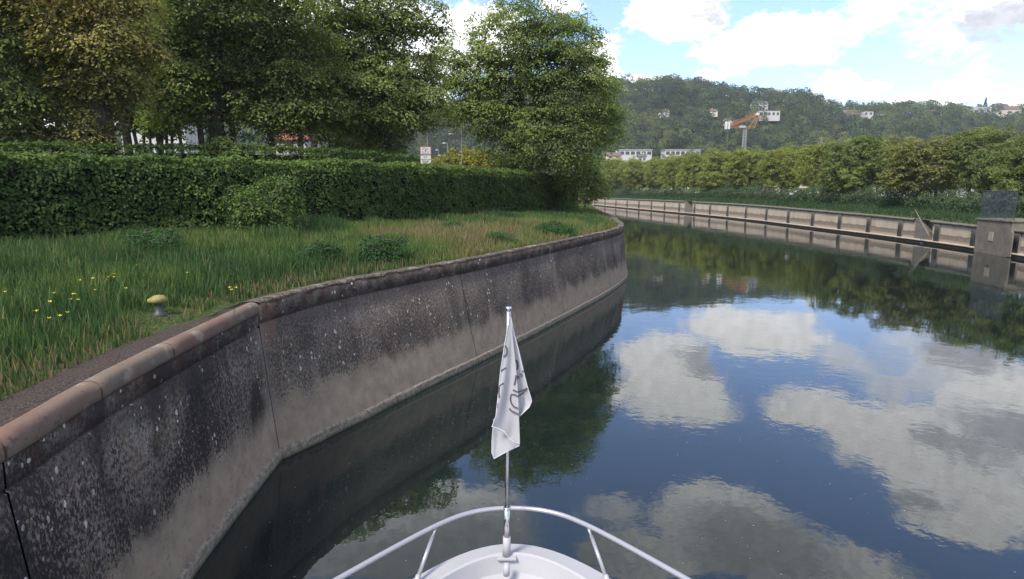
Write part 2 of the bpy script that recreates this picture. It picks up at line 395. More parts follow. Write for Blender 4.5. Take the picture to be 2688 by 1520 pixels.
M['far_ledge'] = m_plain('far_ledge', (.33, .28, .22), .85, .2, var=.2, scale=1.2)
M['far_foot'] = m_plain('far_stain_and_shade', (.06, .045, .03), .8, .2, var=.4, scale=1.2)  # algae stain and the shadow of the undercut, both in this dark colour

def m_ground():
    m, g, o = mat('turf'); t = g.new('ShaderNodeTexCoord').outputs['Object']
    n = g.noise(t, .35, 5)[0]; f = g.noise(t, 9, 5, .7)[0]
    c = g.mix(g.mrange(f, .35, .65), rgb(.025, .038, .014), rgb(.07, .09, .03)); c = g.mix(g.mrange(n, .5, .65), c, rgb(.085, .070, .040))
    principled(g, o, c, .95, .1, 0, f, .7, .06); return m
M['turf'] = m_ground()
def m_grass():
    m, g, o = mat('grass_blades'); a = g.new('ShaderNodeAttribute', attribute_name='tint').outputs['Fac']
    cr = g.new('ShaderNodeValToRGB'); g.l.new(a, cr.inputs[0]); e = cr.color_ramp.elements
    e[0].position = 0; e[0].color = rgb(.026, .062, .026); e[1].position = 1; e[1].color = rgb(.25, .21, .11)
    for p, c in ((.35, (.062, .118, .032)), (.6, (.125, .185, .045)), (.78, (.165, .155, .065)), (.9, (.19, .14, .08))):
        x = e.new(p); x.color = rgb(*c)
    b = principled(g, None, cr.outputs[0], .6, .2); t = g.new('ShaderNodeBsdfTranslucent'); g.l.new(cr.outputs[0], t.inputs[0])
    mx = g.new('ShaderNodeMixShader'); mx.inputs[0].default_value = .3
    g.l.new(b.outputs[0], mx.inputs[1]); g.l.new(t.outputs[0], mx.inputs[2]); g.l.new(mx.outputs[0], o.inputs[0]); return m
M['grass'] = m_grass()
def m_gravel():
    m, g, o = mat('gravel_strip'); t = g.new('ShaderNodeTexCoord').outputs['Object']; f = g.noise(t, 45, 4, .8)[0]; n = g.noise(t, 3, 5)[0]
    c = g.mix(g.mrange(f, .4, .62), rgb(.028, .022, .020), rgb(.105, .085, .075)); c = g.mix(g.mrange(n, .5, .7), c, rgb(.07, .052, .045))
    principled(g, o, c, .95, .1, 0, f, .8, .02); return m
M['gravel'] = m_gravel()
def m_water():
    m, g, o = mat('canal_water'); t = g.new('ShaderNodeTexCoord').outputs['Object']
    cam_d = g.noise(t, .03, 3)[0]
    a = g.noise(g.vmath('MULTIPLY', t, (1, 1, 1)), 1.7, 3, .5)[0]; b = g.noise(t, 5.5, 2, .5)[0]; c = g.noise(t, .35, 2, .5)[0]
    h = g.math('MULTIPLY_ADD', b, .2, g.math('MULTIPLY', a, .5)); h = g.math('MULTIPLY_ADD', c, 1.6, h)
    patch = g.mrange(g.noise(t, .06, 3)[0], .35, .65, .35, 1.0)
    h = g.math('MULTIPLY', h, patch)
    # rings of a drip or a fish
    cx, cyy, _ = on_z(2490, 1115, 0)
    dv = g.vmath('SUBTRACT', t, (cx, cyy, 0)); dd = g.vmath('LENGTH', dv)
    ring = g.math('MULTIPLY', g.math('SINE', g.math('MULTIPLY', dd, 55)), g.mrange(dd, .75, .0))
    h = g.math('MULTIPLY_ADD', ring, .06, h)
    bn = g.new('ShaderNodeBump'); bn.inputs['Strength'].default_value = 1.0; bn.inputs['Distance'].default_value = .007
    g.l.new(h, bn.inputs['Height'])
    b_ = g.new('ShaderNodeBsdfPrincipled'); b_.inputs['Base Color'].default_value = rgb(.008, .013, .012)
    b_.inputs['Roughness'].default_value = .015; b_.inputs['IOR'].default_value = 1.66
    g.l.new(bn.outputs[0], b_.inputs['Normal']); g.l.new(b_.outputs[0], o.inputs[0]); return m
M['water'] = m_water()
def m_cloth():
    m, g, o = mat('flag_cloth'); t = g.new('ShaderNodeTexCoord').outputs['Object']; w = g.noise(t, 60, 3)[0]; n = g.noise(t, 6, 4)[0]
    b = principled(g, None, g.mix(n, rgb(.37, .37, .39), rgb(.45, .45, .47)), .9, .1, 0, n, .25, .02)
    tr = g.new('ShaderNodeBsdfTranslucent'); tr.inputs[0].default_value = rgb(.7, .7, .72)
    mx = g.new('ShaderNodeMixShader'); mx.inputs[0].default_value = .2
    g.l.new(b.outputs[0], mx.inputs[1]); g.l.new(tr.outputs[0], mx.inputs[2]); g.l.new(mx.outputs[0], o.inputs[0]); return m
M['cloth'] = m_cloth()

# ------------------------------------------------------------------ near bank layout
NW_TOP = [(-2.2, -14), (-3.0, -8), (-3.6, -2), (-3.95, 2), (-4.17, 4.75), (-4.42, 6.25), (-4.54, 7.9), (-4.64, 10.95), (-4.12, 12.9), (-3.38, 14.5), (-2.43, 16.2), (-1.34, 18.05), (-.13, 20.55),
          (1.75, 24.5), (3.7, 28.75), (5.2, 32.2), (6.25, 35), (6.9, 37.6), (7.4, 41), (8.05, 47), (8.9, 56), (10, 70), (12, 90), (14.5, 112), (16.5, 140), (15, 180), (8, 220), (-12, 262), (-50, 300)]
def resample(P, step):
    P = np.array(P, float); d = np.r_[0, np.cumsum(np.hypot(*np.diff(P, axis=0).T))]
    n = max(2, int(d[-1] / step) + 1); s = np.linspace(0, d[-1], n)
    return np.c_[np.interp(s, d, P[:, 0]), np.interp(s, d, P[:, 1])], s
def chaikin(P, keep=()):
    P = [tuple(p) for p in P]; Q = [P[0]]
    for a, b in zip(P[:-1], P[1:]):
        for t in (.25, .75):
            Q.append((a[0] * (1 - t) + b[0] * t, a[1] * (1 - t) + b[1] * t))
    Q.append(P[-1]); return Q
i_c = NW_TOP.index((-4.64, 10.95))
NW = chaikin(NW_TOP[:i_c + 1]) [:-1] + [NW_TOP[i_c]] + chaikin(chaikin(NW_TOP[i_c:]))[1:]
NWA = np.array(NW); NWS = np.r_[0, np.cumsum(np.hypot(*np.diff(NWA, axis=0).T))]
def nw_at(s, off=0.):
    s = np.asarray(s, float); x = np.interp(s, NWS, NWA[:, 0]); y = np.interp(s, NWS, NWA[:, 1])
    e = .03; dx = np.interp(s + e, NWS, NWA[:, 0]) - np.interp(s - e, NWS, NWA[:, 0]); dy = np.interp(s + e, NWS, NWA[:, 1]) - np.interp(s - e, NWS, NWA[:, 1])
    l = np.hypot(dx, dy) + 1e-9; dx, dy = dx / l, dy / l
    return x - dy * off, y + dx * off          # off > 0: inland (left of the walking direction)
def nw_s(x, y):
    ss = np.linspace(0, NWS[-1], 4000); px, py = nw_at(ss); return ss[np.argmin((px - x) ** 2 + (py - y) ** 2)]
S_C = nw_s(-4.64, 10.95)
S_C_ = S_C; M['near_wall'] = m_near_wall()
def dist_nw(x, y):
    x = np.atleast_1d(np.asarray(x, float)); y = np.atleast_1d(np.asarray(y, float))
    ss = np.linspace(0, NWS[-1], 900); px, py = nw_at(ss)
    out = np.empty(len(x))
    for i in range(0, len(x), 4000):
        out[i:i + 4000] = np.sqrt(((x[i:i + 4000, None] - px) ** 2 + (y[i:i + 4000, None] - py) ** 2).min(1))
    return out
def bank_z(x, y, t):
    amp = .12 + .20 * smooth(np.asarray(x, float), -19, -10)
    return 3.0 + amp * smooth(t, .6, 10) + .10 * (fbm(np.asarray(x) * .5, np.asarray(y) * .5, 0, 3) - .5) * smooth(t, .7, 2) + .45 * smooth(t, 12, 15) + .3 * smooth(t, 15, 40)
# ground sheet of the near bank
def build_bank():
    s = np.r_[np.arange(0, 60, .6), np.arange(60, NWS[-1], 5.), NWS[-1]]
    T = [.30, .6, .9, 1.3, 1.8, 2.5, 3.3, 4.2, 5.2, 6.4, 7.8, 9.5, 11.5, 14, 17, 22, 30]
    V = []
    for t in T:
        x, y = nw_at(s, t)
        V.append(np.c_[x, y, bank_z(x, y, t)])
    xl, yl = nw_at(s, 30.)
    for k, (X, zz) in enumerate(((-90, 4.4), (-200, 4.6), (-700, 5.0))):
        w = (.15, .5, 1)[k]
        V.append(np.c_[np.minimum(xl * (1 - w) + X * w, xl - 1), yl * (1 + 1.2 * w) - 30 * w, np.full(len(s), zz)])
    nr, nc = len(V), len(s); V = np.vstack(V)
    F = [(r * nc + c, r * nc + c + 1, (r + 1) * nc + c + 1, (r + 1) * nc + c) for r in range(nr - 1) for c in range(nc - 1)]
    tag(link('ground', np_mesh('ground', V, F, smooth_=True), M['turf']), kind='structure')
build_bank()
def sheet(name, s, offs, z, m, kind=None, parent=None, jit=0):
    V = []
    for o_, zz in zip(offs, z):
        off = o_ + (jit * (fbm(s * 1.5, s * 0 + o_ * 9, 0, 5) - .5) if jit else 0)
        x, y = nw_at(s, off); V.append(np.c_[x, y, np.full(len(s), zz)])
    nc = len(s); V = np.vstack(V)
    F = [(r * nc + c, r * nc + c + 1, (r + 1) * nc + c + 1, (r + 1) * nc + c) for r in range(len(offs) - 1) for c in range(nc - 1)]
    uv = np.c_[np.tile(s, len(offs)), V[:, 2]]
    o = link(name, np_mesh(name, V, F, smooth_=False, uv=uv), m, parent)
    if kind: tag(o, kind=kind)
    return o
# gravel strip behind the coping
sg = np.arange(0, S_C + 1.2, .15)
V = []
for o_, zz in ((.12, 3.006), (.30, 3.016), (.58, 3.026)):
    off = o_ + (.16 * (fbm(sg * 2, sg * 0, 0, 5) - .5) if o_ > .5 else 0) - (smooth(sg, S_C - 3.4, S_C + .2) * .36 if o_ > .5 else 0)
    x, y = nw_at(sg, off); V.append(np.c_[x, y, np.full(len(sg), zz)])
nc = len(sg)
tag(link('path', np_mesh('path', np.vstack(V), [(r * nc + c, r * nc + c + 1, (r + 1) * nc + c + 1, (r + 1) * nc + c) for r in range(2) for c in range(nc - 1)]), M['gravel']), kind='structure')

# ------------------------------------------------------------------ near canal wall
wall = empty('canal_wall', (*nw_at(S_C), 0), 'dark lichen stained concrete canal wall below the grassy bank, sandstone coping at its near end', 'canal wall')
Wx, Wy = wall.location.x, wall.location.y
def batter(s): return np.interp(s, [S_C - 5, S_C, S_C + 1, S_C + 2.6, S_C + 4.5, S_C + 8, S_C + 20, S_C + 26, S_C + 31], [.27, .23, .50, .72, .70, .54, .50, .36, .22])
def wpart(name, s0, s1, prof, m, step=.25, jz=0, jo=0, seed=1, ends=True):
    """prof: (offset inland, z) from the water side up and over; swept along the wall"""
    s = np.linspace(s0, s1, max(2, int((s1 - s0) / step) + 1)); V = []; uv = []
    for k, pt in enumerate(prof):
        o_, z_ = pt[0], pt[1]; o2 = o_ - (pt[2] * batter(s) if len(pt) > 2 else 0) + jo * (fbm(s * 3, s * 0 + k * 3.3, 0, seed) - .5); z2 = z_ + jz * (fbm(s * 2.2, s * 0 + 7.1, 0, seed + 9) - .5)
        x, y = nw_at(s, o2); V.append(np.c_[x - Wx, y - Wy, np.zeros(len(s)) + z2]); uv.append(np.c_[s, np.zeros(len(s)) + z_ + (k * .02)])
    nc = len(s); n = len(prof); V = np.vstack(V); F = [(r * nc + c, r * nc + c + 1, (r + 1) * nc + c + 1, (r + 1) * nc + c) for r in range(n - 1) for c in range(nc - 1)]
    b = len(V)
    o = link(name, np_mesh(name, V, F, uv=np.vstack(uv)), m, wall)
    return o
joints = [0, S_C - 12.6, S_C - 6.22, S_C, S_C + 7.55, S_C + 14.85, S_C + 22.15, S_C + 29.5]
while joints[-1] < NWS[-1] - 8: joints.append(joints[-1] + 7.3)
B = -.20    # batter: the foot stands 20 cm further out than the top
for i in range(min(len(joints) - 1, 18)):
    a, b = joints[i] + .011, joints[i + 1] - .011
    if i >= 17: b = NWS[-1]
    right = joints[i] >= S_C - .01
    if right:
        prof = [(0, -1.2, 1), (0, .22, 1), (-.004, 1.4, .48), (-.012, 2.60), (.012, 2.612), (.012, 2.632), (-.016, 2.645), (-.018, 2.985), (.05, 2.99)]
    else:
        prof = [(0, -1.2, 1), (0, .22, 1), (-.004, 1.4, .48), (-.015, 2.54), (.012, 2.55), (.012, 2.57), (-.005, 2.58), (-.012, 2.70), (-.012, 2.83), (.05, 2.835)]
    wpart('wall_panel', a, b, prof, M['near_wall'], .3)
    wpart('wall_footing', a - .01, b + .01, [(-.045, -1.2, 1), (-.05, .15, 1), (-.035, .205, 1), (.01, .215, 1)], M['footing'], .12, .015, .02, 4)
wpart('wall_back', 0, NWS[-1], [(.10, -1.2), (.12, 2.9)], M['core'], 1.)
# crumbling mossy top edge beyond the corner
wpart('wall_top', S_C + .02, NWS[-1], [(-.020, 2.975), (-.026, 3.0), (-.014, 3.025), (.02, 3.04), (.12, 3.045), (.26, 3.035), (.40, 3.0), (.5, 2.9)], M['crust'], .07, .045, .06, 21)
# half-round sandstone coping
cj = [0, 3, 5.2, 8, 10.2, S_C - 12.6, S_C - 10.5, S_C - 8.4, S_C - 6.22, S_C - 4.70, S_C - 3.05, S_C - .0]
for i in range(len(cj) - 1):
    if cj[i + 1] - cj[i] < .4: continue
    pr = [(.0, 2.82), (-.028, 2.823), (-.042, 2.845), (-.045, 2.90), (-.036, 2.955), (-.014, 2.995), (.018, 3.018), (.05, 3.027), (.10, 3.03), (.145, 3.025), (.16, 3.01), (.165, 2.94)]
    o = wpart('coping_stone', cj[i] + .018, cj[i + 1] - .018, pr, M['cap'], .2, .006, .006, 30 + i)
    o.data.polygons.foreach_set('use_smooth', [True] * len(o.data.polygons))
    # end caps
    me = o.data; nc = len(me.vertices) // len(pr)
    import bmesh
    bm = bmesh.new(); bm.from_mesh(me); bm.verts.ensure_lookup_table()
    for c in (0, nc - 1): bm.faces.new([bm.verts[r * nc + c] for r in range(len(pr))])
    bm.to_mesh(me); bm.free()

# ------------------------------------------------------------------ water
w = 900
tag(link('water', np_mesh('water', [(-w, -60, 0), (w, -60, 0), (w, 700, 0), (-w, 700, 0)], [(0, 1, 2, 3)]), M['water']), kind='structure')

# ------------------------------------------------------------------ far bank
FW = [(30, -30), (33, 8), (36.3, 32), (38.8, 46), (40.2, 53), (40.8, 58.2), (41.3, 64.7), (41.7, 71.3), (41.75, 77.5), (42.0, 88), (42.5, 104), (42.2, 119), (40.9, 140), (38.5, 165), (35.4, 201), (31, 257), (20, 330)]
FZ = [2.1, 2.1, 2.12, 2.16, 2.2, 2.28, 2.39, 2.49, 2.55, 2.68, 2.83, 2.93, 3.02, 3.08, 3.1, 3.1, 3.1]
FA = np.array(FW, float); FS = np.r_[0, np.cumsum(np.hypot(*np.diff(FA, axis=0).T))]
def fw_at(s, off=0.):      # off > 0: inland (right)
    s = np.asarray(s, float); x = np.interp(s, FS, FA[:, 0]); y = np.interp(s, FS, FA[:, 1]); e = 2.
    dx = np.interp(s + e, FS, FA[:, 0]) - np.interp(s - e, FS, FA[:, 0]); dy = np.interp(s + e, FS, FA[:, 1]) - np.interp(s - e, FS, FA[:, 1])
    l = np.hypot(dx, dy) + 1e-9; return x + dy / l * off, y - dx / l * off
def fz(s): return np.interp(s, FS, FZ)
_ss = np.linspace(0, FS[-1], 6000); _x, _y = fw_at(_ss); _u = (1344 + FOC * _x / (_y * math.cos(PITCH) + 3.5 * math.sin(PITCH)))
def fw_s(u_src):           # distance along the far wall seen at that column
    ok = _y > 20; return float(np.interp(-u_src, -_u[ok], _ss[ok]))
fwall = empty('canal_wall', (40.9, 60, 0), 'cream panelled concrete canal wall with pilasters across the water', 'canal wall')
def fpart(name, s0, s1, prof, m, step=1.5, zt=True, parent=None, smooth_=False):
    s = np.linspace(s0, s1, max(2, int(abs(s1 - s0) / step) + 1)); V = []; uv = []
    k = fz(s) / 3.0
    for (o_, z_) in prof:
        x, y = fw_at(s, o_); zz = z_ * k if z_ > .5 else np.full(len(s), z_); V.append(np.c_[x - 40.9, y - 60, zz]); uv.append(np.c_[s, zz / (3 * k)])
    nc = len(s); n = len(prof); V = np.vstack(V)
    F = [(r * nc + c, (r + 1) * nc + c, (r + 1) * nc + c + 1, r * nc + c + 1) for r in range(n - 1) for c in range(nc - 1)]
    o = link(name, np_mesh(name, V, F, uv=np.vstack(uv)), m, parent or fwall)
    if n > 3 and s1 - s0 < 3:      # close short pieces
        bm = bmesh.new(); bm.from_mesh(o.data); bm.verts.ensure_lookup_table()
        for c in (0, nc - 1): bm.faces.new([bm.verts[r * nc + c] for r in range(n)])
        bm.to_mesh(o.data); bm.free()
    return o
pil = [1561.9, 1588.9, 1617.4, 1647.2, 1678, 1710.9, 1745.5, 1784, 1824, 1864.9, 1911.1, 1959.6, 2013.4, 2071.2, 2135.1, 2206.2, 2282.7, 2366, 2463.1, 2561]
ps = [fw_s(u) for u in pil]
st1 = (fw_s(2449), fw_s(2402)); st2 = (fw_s(1818), fw_s(1797))
blk = (fw_s(2666), fw_s(2573))
segs = sorted([(0, blk[0]), (blk[1], st1[0]), (st1[1], st2[0]), (st2[1], FS[-1])])
for i, (a, b) in enumerate(segs): fpart('wall_panel', a, b, [(.0, -1), (.0, 2.8)], M['far_panel'])
fpart('wall_ledge', 0, FS[-1], [(-.20, .22), (-.30, .23), (-.32, .30), (-.28, .345), (.02, .40)], M['far_ledge'])
fpart('wall_foot', 0, FS[-1], [(-.20, -1), (-.195, .22)], M['far_foot'])
for a, b in ((0, blk[0]), (blk[1], st1[0] + .3), (st1[1], st2[0]), (st2[1], FS[-1])):
    fpart('wall_cap', a, b, [(.02, 2.70), (-.16, 2.70), (-.17, 2.99), (.35, 3.0), (.4, 2.7)], M['far_cap'])
mir = list(ps)
step_ = 5.3
s_ = ps[0]
while s_ < FS[-1] - 15: s_ += 9; mir.append(s_)
s_ = blk[0] - .3
while s_ > 12: mir.append(s_); s_ -= 6.0
for s_ in mir:
    wd = .42 if s_ < fw_s(1700) else .55
    o = fpart('pilaster', s_ - wd, s_ + wd, [(.03, .3), (-.14, .36), (-.125, 2.695), (.03, 2.69)], M['far_concrete'])
# ground of the far bank
def build_far_bank():
    s = np.r_[np.arange(0, 140, 2.), np.arange(140, FS[-1], 8.), FS[-1]]
    T = [(.3, 0), (.8, .15), (2, .35), (3.5, .7), (5, 1.1), (7, 1.4), (10, 1.5), (20, 1.6), (60, 2.0), (150, 3), (900, 10)]
    V = []
    for t, dz in T:
        x, y = fw_at(s, t)
        if t > 50: x = fw_at(s, 20)[0] + t; y = fw_at(s, 20)[1]
        zz = (fz(s) - .06) + dz + (.25 * (fbm(x * .3, y * .3, 0, 8) - .5) if t > 1 else 0); V.append(np.c_[x, y, zz])
    nr, nc = len(T), len(s); V = np.vstack(V)
    F = [(r * nc + c, (r + 1) * nc + c, (r + 1) * nc + c + 1, r * nc + c + 1) for r in range(nr - 1) for c in range(nc - 1)]
    tag(link('ground', np_mesh('ground', V, F, smooth_=True), M['turf']), kind='structure')
build_far_bank()

# big block with railing on the far wall
def local(o, pts): return [(p[0] - o.location.x, p[1] - o.location.y, p[2] - o.location.z) for p in pts]
sb = (blk[0] + blk[1]) / 2; bx, by = fw_at(sb, 0); ang = math.atan2(by - fw_at(sb - 1, 0)[1], bx - fw_at(sb - 1, 0)[0])
Lb = blk[1] - blk[0]
bl = empty('concrete_pier', (bx, by, 0), 'tall concrete pier with a small pale hatch in the far canal wall', 'pier', rz=ang)
MB().box((0, -1.6, 1.05), (Lb, 3.9, 3.3)).build('pier_body', M['far_concrete'], bl, bevel=.05)
MB().box((0, -1.6, 2.79), (Lb + .16, 4.05, .16)).build('pier_cap', M['far_cap'], bl, bevel=.02)
MB().box((.15, .36, 1.45), (.62, .06, .72)).build('hatch', M['far_ledge'], bl)
MB().box((-Lb / 2 - .1, .38, 1.0), (.5, .1, 1.9)).build('buttress', M['far_concrete'], bl)
rl = empty('railing', (bx, by, 2.87), 'blue grey metal railing on the tall concrete pier', 'railing', rz=ang)
mb = MB()
for i in range(5):
    x = -Lb / 2 + .15 + i * (Lb - .3) / 4
    MB().tube([(x, .2, 0), (x, .2, 2.3)], .03, 6).build('post', M['rail_blue'], rl)
for z in (.12, 1.15, 2.25): MB().tube([(-Lb / 2 + .1, .2, z), (Lb / 2 - .1, .2, z)], .022, 6).build('rail', M['rail_blue'], rl)
m2 = MB()
for i in range(46):
    x = -Lb / 2 + .2 + i * (Lb - .4) / 45; m2.tube([(x, .2, .12), (x, .2, 2.25)], .012, 4)
m2.build('bars', M['rail_blue'], rl)

# staircases in the far wall
def stairs(sa, sb_, n, label, hand):
    L = sb_ - sa; x0, y0 = fw_at((sa + sb_) / 2, 0); a = math.atan2(fw_at(sb_)[1] - fw_at(sa)[1], fw_at(sb_)[0] - fw_at(sa)[0])
    top = float(fz((sa + sb_) / 2)); e = empty('staircase', (x0, y0, 0), label, 'stairs', rz=a)
    MB().box((0, -.95, top / 2 + .1), (L, .12, top - .1)).build('back_wall', M['far_concrete'], e)
    for x in (-L / 2 + .06, L / 2 - .06): MB().box((x, -.44, top / 2 + .1), (.12, .88, top - .12)).build('side_wall', M['far_concrete'], e)
    m = MB()
    for i in range(n):
        h = .36 + (i + 1) * (top - .45) / n; x = -L / 2 + .5 + i * (L - .7) / n
        m.box((x + (L - .7) / n / 2, -.42, h / 2), ((L - .7) / n + .004 * i, .86, h))
    m.build('steps', M['far_concrete'], e)
    if hand:
        MB().tube([(-L / 2 + .35, .12, .9), (L / 2 + .1, .12, top + .95), (L / 2 + .22, .12, top + .85)], .024, 8).build('handrail', M['pole_grey'], e)
    return e
e1 = stairs(st1[0], st1[1], 10, 'concrete steps with a slanting white handrail set in the far canal wall', True)
e2 = stairs(st2[0], st2[1], 9, 'distant concrete steps set in the far canal wall beyond the lamp', False)
lx, ly = fw_at(st1[0] + 1.0, -.36)
ld = empty('ladder', (lx, ly, 0), 'small metal ladder reaching the water below the far steps', 'ladder', rz=e1.rotation_euler[2])
for x in (-.2, .2): MB().tube([(x, 0, -.4), (x, 0, .9), (x, -.15, 1.0)], .022, 6).build('rail', M['steel'], ld)
for k in range(5): MB().tube([(-.2, 0, -.2 + k * .25), (.2, 0, -.2 + k * .25)], .015, 6).build('rung', M['steel'], ld)
# marker lamp on the far wall
s_ = fw_s(2071); lx, ly = fw_at(s_, .15); z0 = float(fz(s_))
lm = empty('marker_lamp', (lx, ly, z0), 'short post with a white square lamp head on the far canal wall', 'lamp')
MB().tube([(0, 0, -.05), (0, 0, 1.9)], .035, 6).build('post', M['pole_dark'], lm)
MB().box((0, 0, 2.1), (.42, .42, .42), .3).build('lamp_head', M['white_paint'], lm, bevel=.05)
MB().box((0, 0, 2.34), (.5, .5, .06), .3).build('lamp_cap', M['pole_dark'], lm)

# ------------------------------------------------------------------ leaf cloud builder
def unit(v): return v / (np.linalg.norm(v, axis=-1, keepdims=True) + 1e-9)
def leaf_quads(C, D, N, L, W):
    """C centres, D long axis, N normal, L length, W width -> vertices, faces"""
    D = unit(D); S = unit(np.cross(N, D)); L = np.asarray(L)[:, None]; W = np.asarray(W)[:, None]
    V = np.stack([C - D * L * .5, C + S * W * .5 + D * L * .05, C + D * L * .5, C - S * W * .5 + D * L * .05], 1).reshape(-1, 3)
    F = np.arange(len(C) * 4).reshape(-1, 4); return V, F
def floating():
    rng = np.random.default_rng(17); n = 300; x = rng.uniform(-4.2, 7, n); y = 4.8 + 14 * rng.random(n) ** 1.5
    ok = (dist_nw(x, y) > .5) & ~((np.abs(x) < 2.4) & (y < 5.6)) & (x > np.interp(y, NWA[:, 1], NWA[:, 0]) + .4); x, y = x[ok], y[ok]; n = len(x); a = rng.random(n) * 6.28
    D = np.c_[np.cos(a), np.sin(a), a * 0]; N = np.tile([0, 0, 1.], (n, 1)); L = rng.uniform(.008, .028, n); V, F = leaf_quads(np.c_[x, y, np.full(n, .006)], D, N, L, L * .7)
    tag(link('floating_debris', np_mesh('floating_debris', V, F), M['far_ledge']), 'tiny seeds and bits of leaf floating on the canal', 'debris', kind='stuff')
floating()
def sprays(C, Dout, rng, per, R0, leaf, droop=.45, flat=.22, tint0=None, tvar=.35, upw=.55, nz=.45):
    """fans of leaves: each centre in C carries a drooping, flattened fan"""
    n = len(C); k = per; U = rng.random((n, k)); ang = rng.random((n, k)) * 2 * math.pi; rr = np.sqrt(U) * R0 * (.7 + .6 * rng.random((n, 1)))
    X = np.cos(ang) * rr; Y = np.sin(ang) * rr; Z = -droop * rr ** 2 / R0 + rng.normal(0, flat * R0 * .5, (n, k))
    up = unit(Dout * upw + np.array([0, 0, 1.]) + rng.normal(0, .2, (n, 3)))
    a = unit(np.cross(up, rng.normal(0, 1, (n, 3)))); b = np.cross(up, a)
    P = C[:, None] + a[:, None] * X[..., None] + b[:, None] * Y[..., None] + up[:, None] * Z[..., None]
    rad = a[:, None] * np.cos(ang)[..., None] + b[:, None] * np.sin(ang)[..., None]
    D = rad + np.array([0, 0, -.45]) + rng.normal(0, .35, P.shape); N = up[:, None] + rng.normal(0, nz, P.shape)
    P = P.reshape(-1, 3); D = D.reshape(-1, 3); N = N.reshape(-1, 3)
    L = leaf * (.7 + .6 * rng.random(len(P))); V, F = leaf_quads(P, D, N, L, L * .55)
    t = (rng.random((n, 1)) if tint0 is None else tint0[:, None]) * (1 - tvar) + rng.random((n, k)) * tvar
    return V, F, np.clip(t, 0, 1).ravel()
def grow(pts, trunk_pts, rng):
    """join every twig tip to the nearest limb already grown; returns chains with radii"""
    nodes = [np.array(p, float) for p in trunk_pts]; par = [-1] + list(range(len(nodes) - 1)); tipw = [0.] * len(nodes)
    order = np.argsort(np.linalg.norm(pts - nodes[-1], axis=1) + rng.normal(0, .4, len(pts)))
    arr = np.zeros((len(nodes) + len(pts) * 2, 3)); arr[:len(nodes)] = nodes; n = len(nodes); low = max(1, int(len(nodes) * .35))
    for i in order:
        p = pts[i]; d = arr[low:n] - p; dist = np.linalg.norm(d, axis=1) + np.maximum(0, d[:, 2]) * .8
        j = low + int(np.argmin(dist)); q = arr[j]; L = np.linalg.norm(p - q)
        if L > 1.0:
            mid = (p + q) / 2 + np.array([0, 0, .12 * L]) + rng.normal(0, .06 * L, 3); arr[n] = mid; par.append(j); tipw.append(0.); j = n; n += 1
        arr[n] = p; par.append(j); tipw.append(1.); n += 1
    w = np.array(tipw)
    for k in range(n - 1, 0, -1): w[par[k]] += w[k]
    return arr[:n], par, w
def limb_mesh(arr, par, w, r0, sides=5, rmin=.02, minw=0):
    rad = np.maximum(rmin, r0 * (np.maximum(w, 1) / w[0]) ** .48)
    P0, P1, R0_, R1_ = [], [], [], []
    for k in range(1, len(arr)):
        if w[k] < minw: continue
        P0.append(arr[par[k]]); P1.append(arr[k]); R1_.append(rad[k]); R0_.append(min(rad[par[k]], rad[k] * 1.6))
    P0, P1, R0_, R1_ = map(np.array, (P0, P1, R0_, R1_)); d = unit(P1 - P0); a = np.where(np.abs(d[:, 2:]) < .9, np.array([[0, 0, 1.]]), np.array([[1., 0, 0]]))
    x = unit(np.cross(d, a)); y = np.cross(d, x); th = np.arange(sides) * 2 * math.pi / sides
    ring = x[:, None] * np.cos(th)[None, :, None] + y[:, None] * np.sin(th)[None, :, None]
    V = np.concatenate([P0[:, None] + ring * R0_[:, None, None], P1[:, None] + ring * R1_[:, None, None]], 1).reshape(-1, 3)
    F = []
    base = np.arange(len(P0))[:, None] * sides * 2
    for k in range(sides):
        F.append(np.hstack([base + k, base + (k + 1) % sides, base + sides + (k + 1) % sides, base + sides + k]))
    return V, np.vstack(F)
def crown_points(lobes, n, rng, shell=.55):
    """points spread through a lumpy union of ellipsoids, denser at the skin; lobes (cx,cy,cz,rx,ry,rz)"""
    lob = np.array(lobes, float); vol = lob[:, 3] * lob[:, 4] * lob[:, 5]; P = []; O = []
    idx = rng.choice(len(lob), n, p=(vol ** .75) / (vol ** .75).sum()); d = unit(rng.normal(0, 1, (n, 3))); r = shell + (1 - shell) * rng.random(n) ** .6
    r = np.where(rng.random(n) < .25, r * rng.random(n) ** .5, r)
    lump = .86 + .28 * fbm(d[:, 0] * 2.2 + idx, d[:, 1] * 2.2, d[:, 2] * 2.2 + idx * 3.7, 11)
    P = lob[idx, :3] + d * lob[idx, 3:] * (r * lump)[:, None]; return P, d
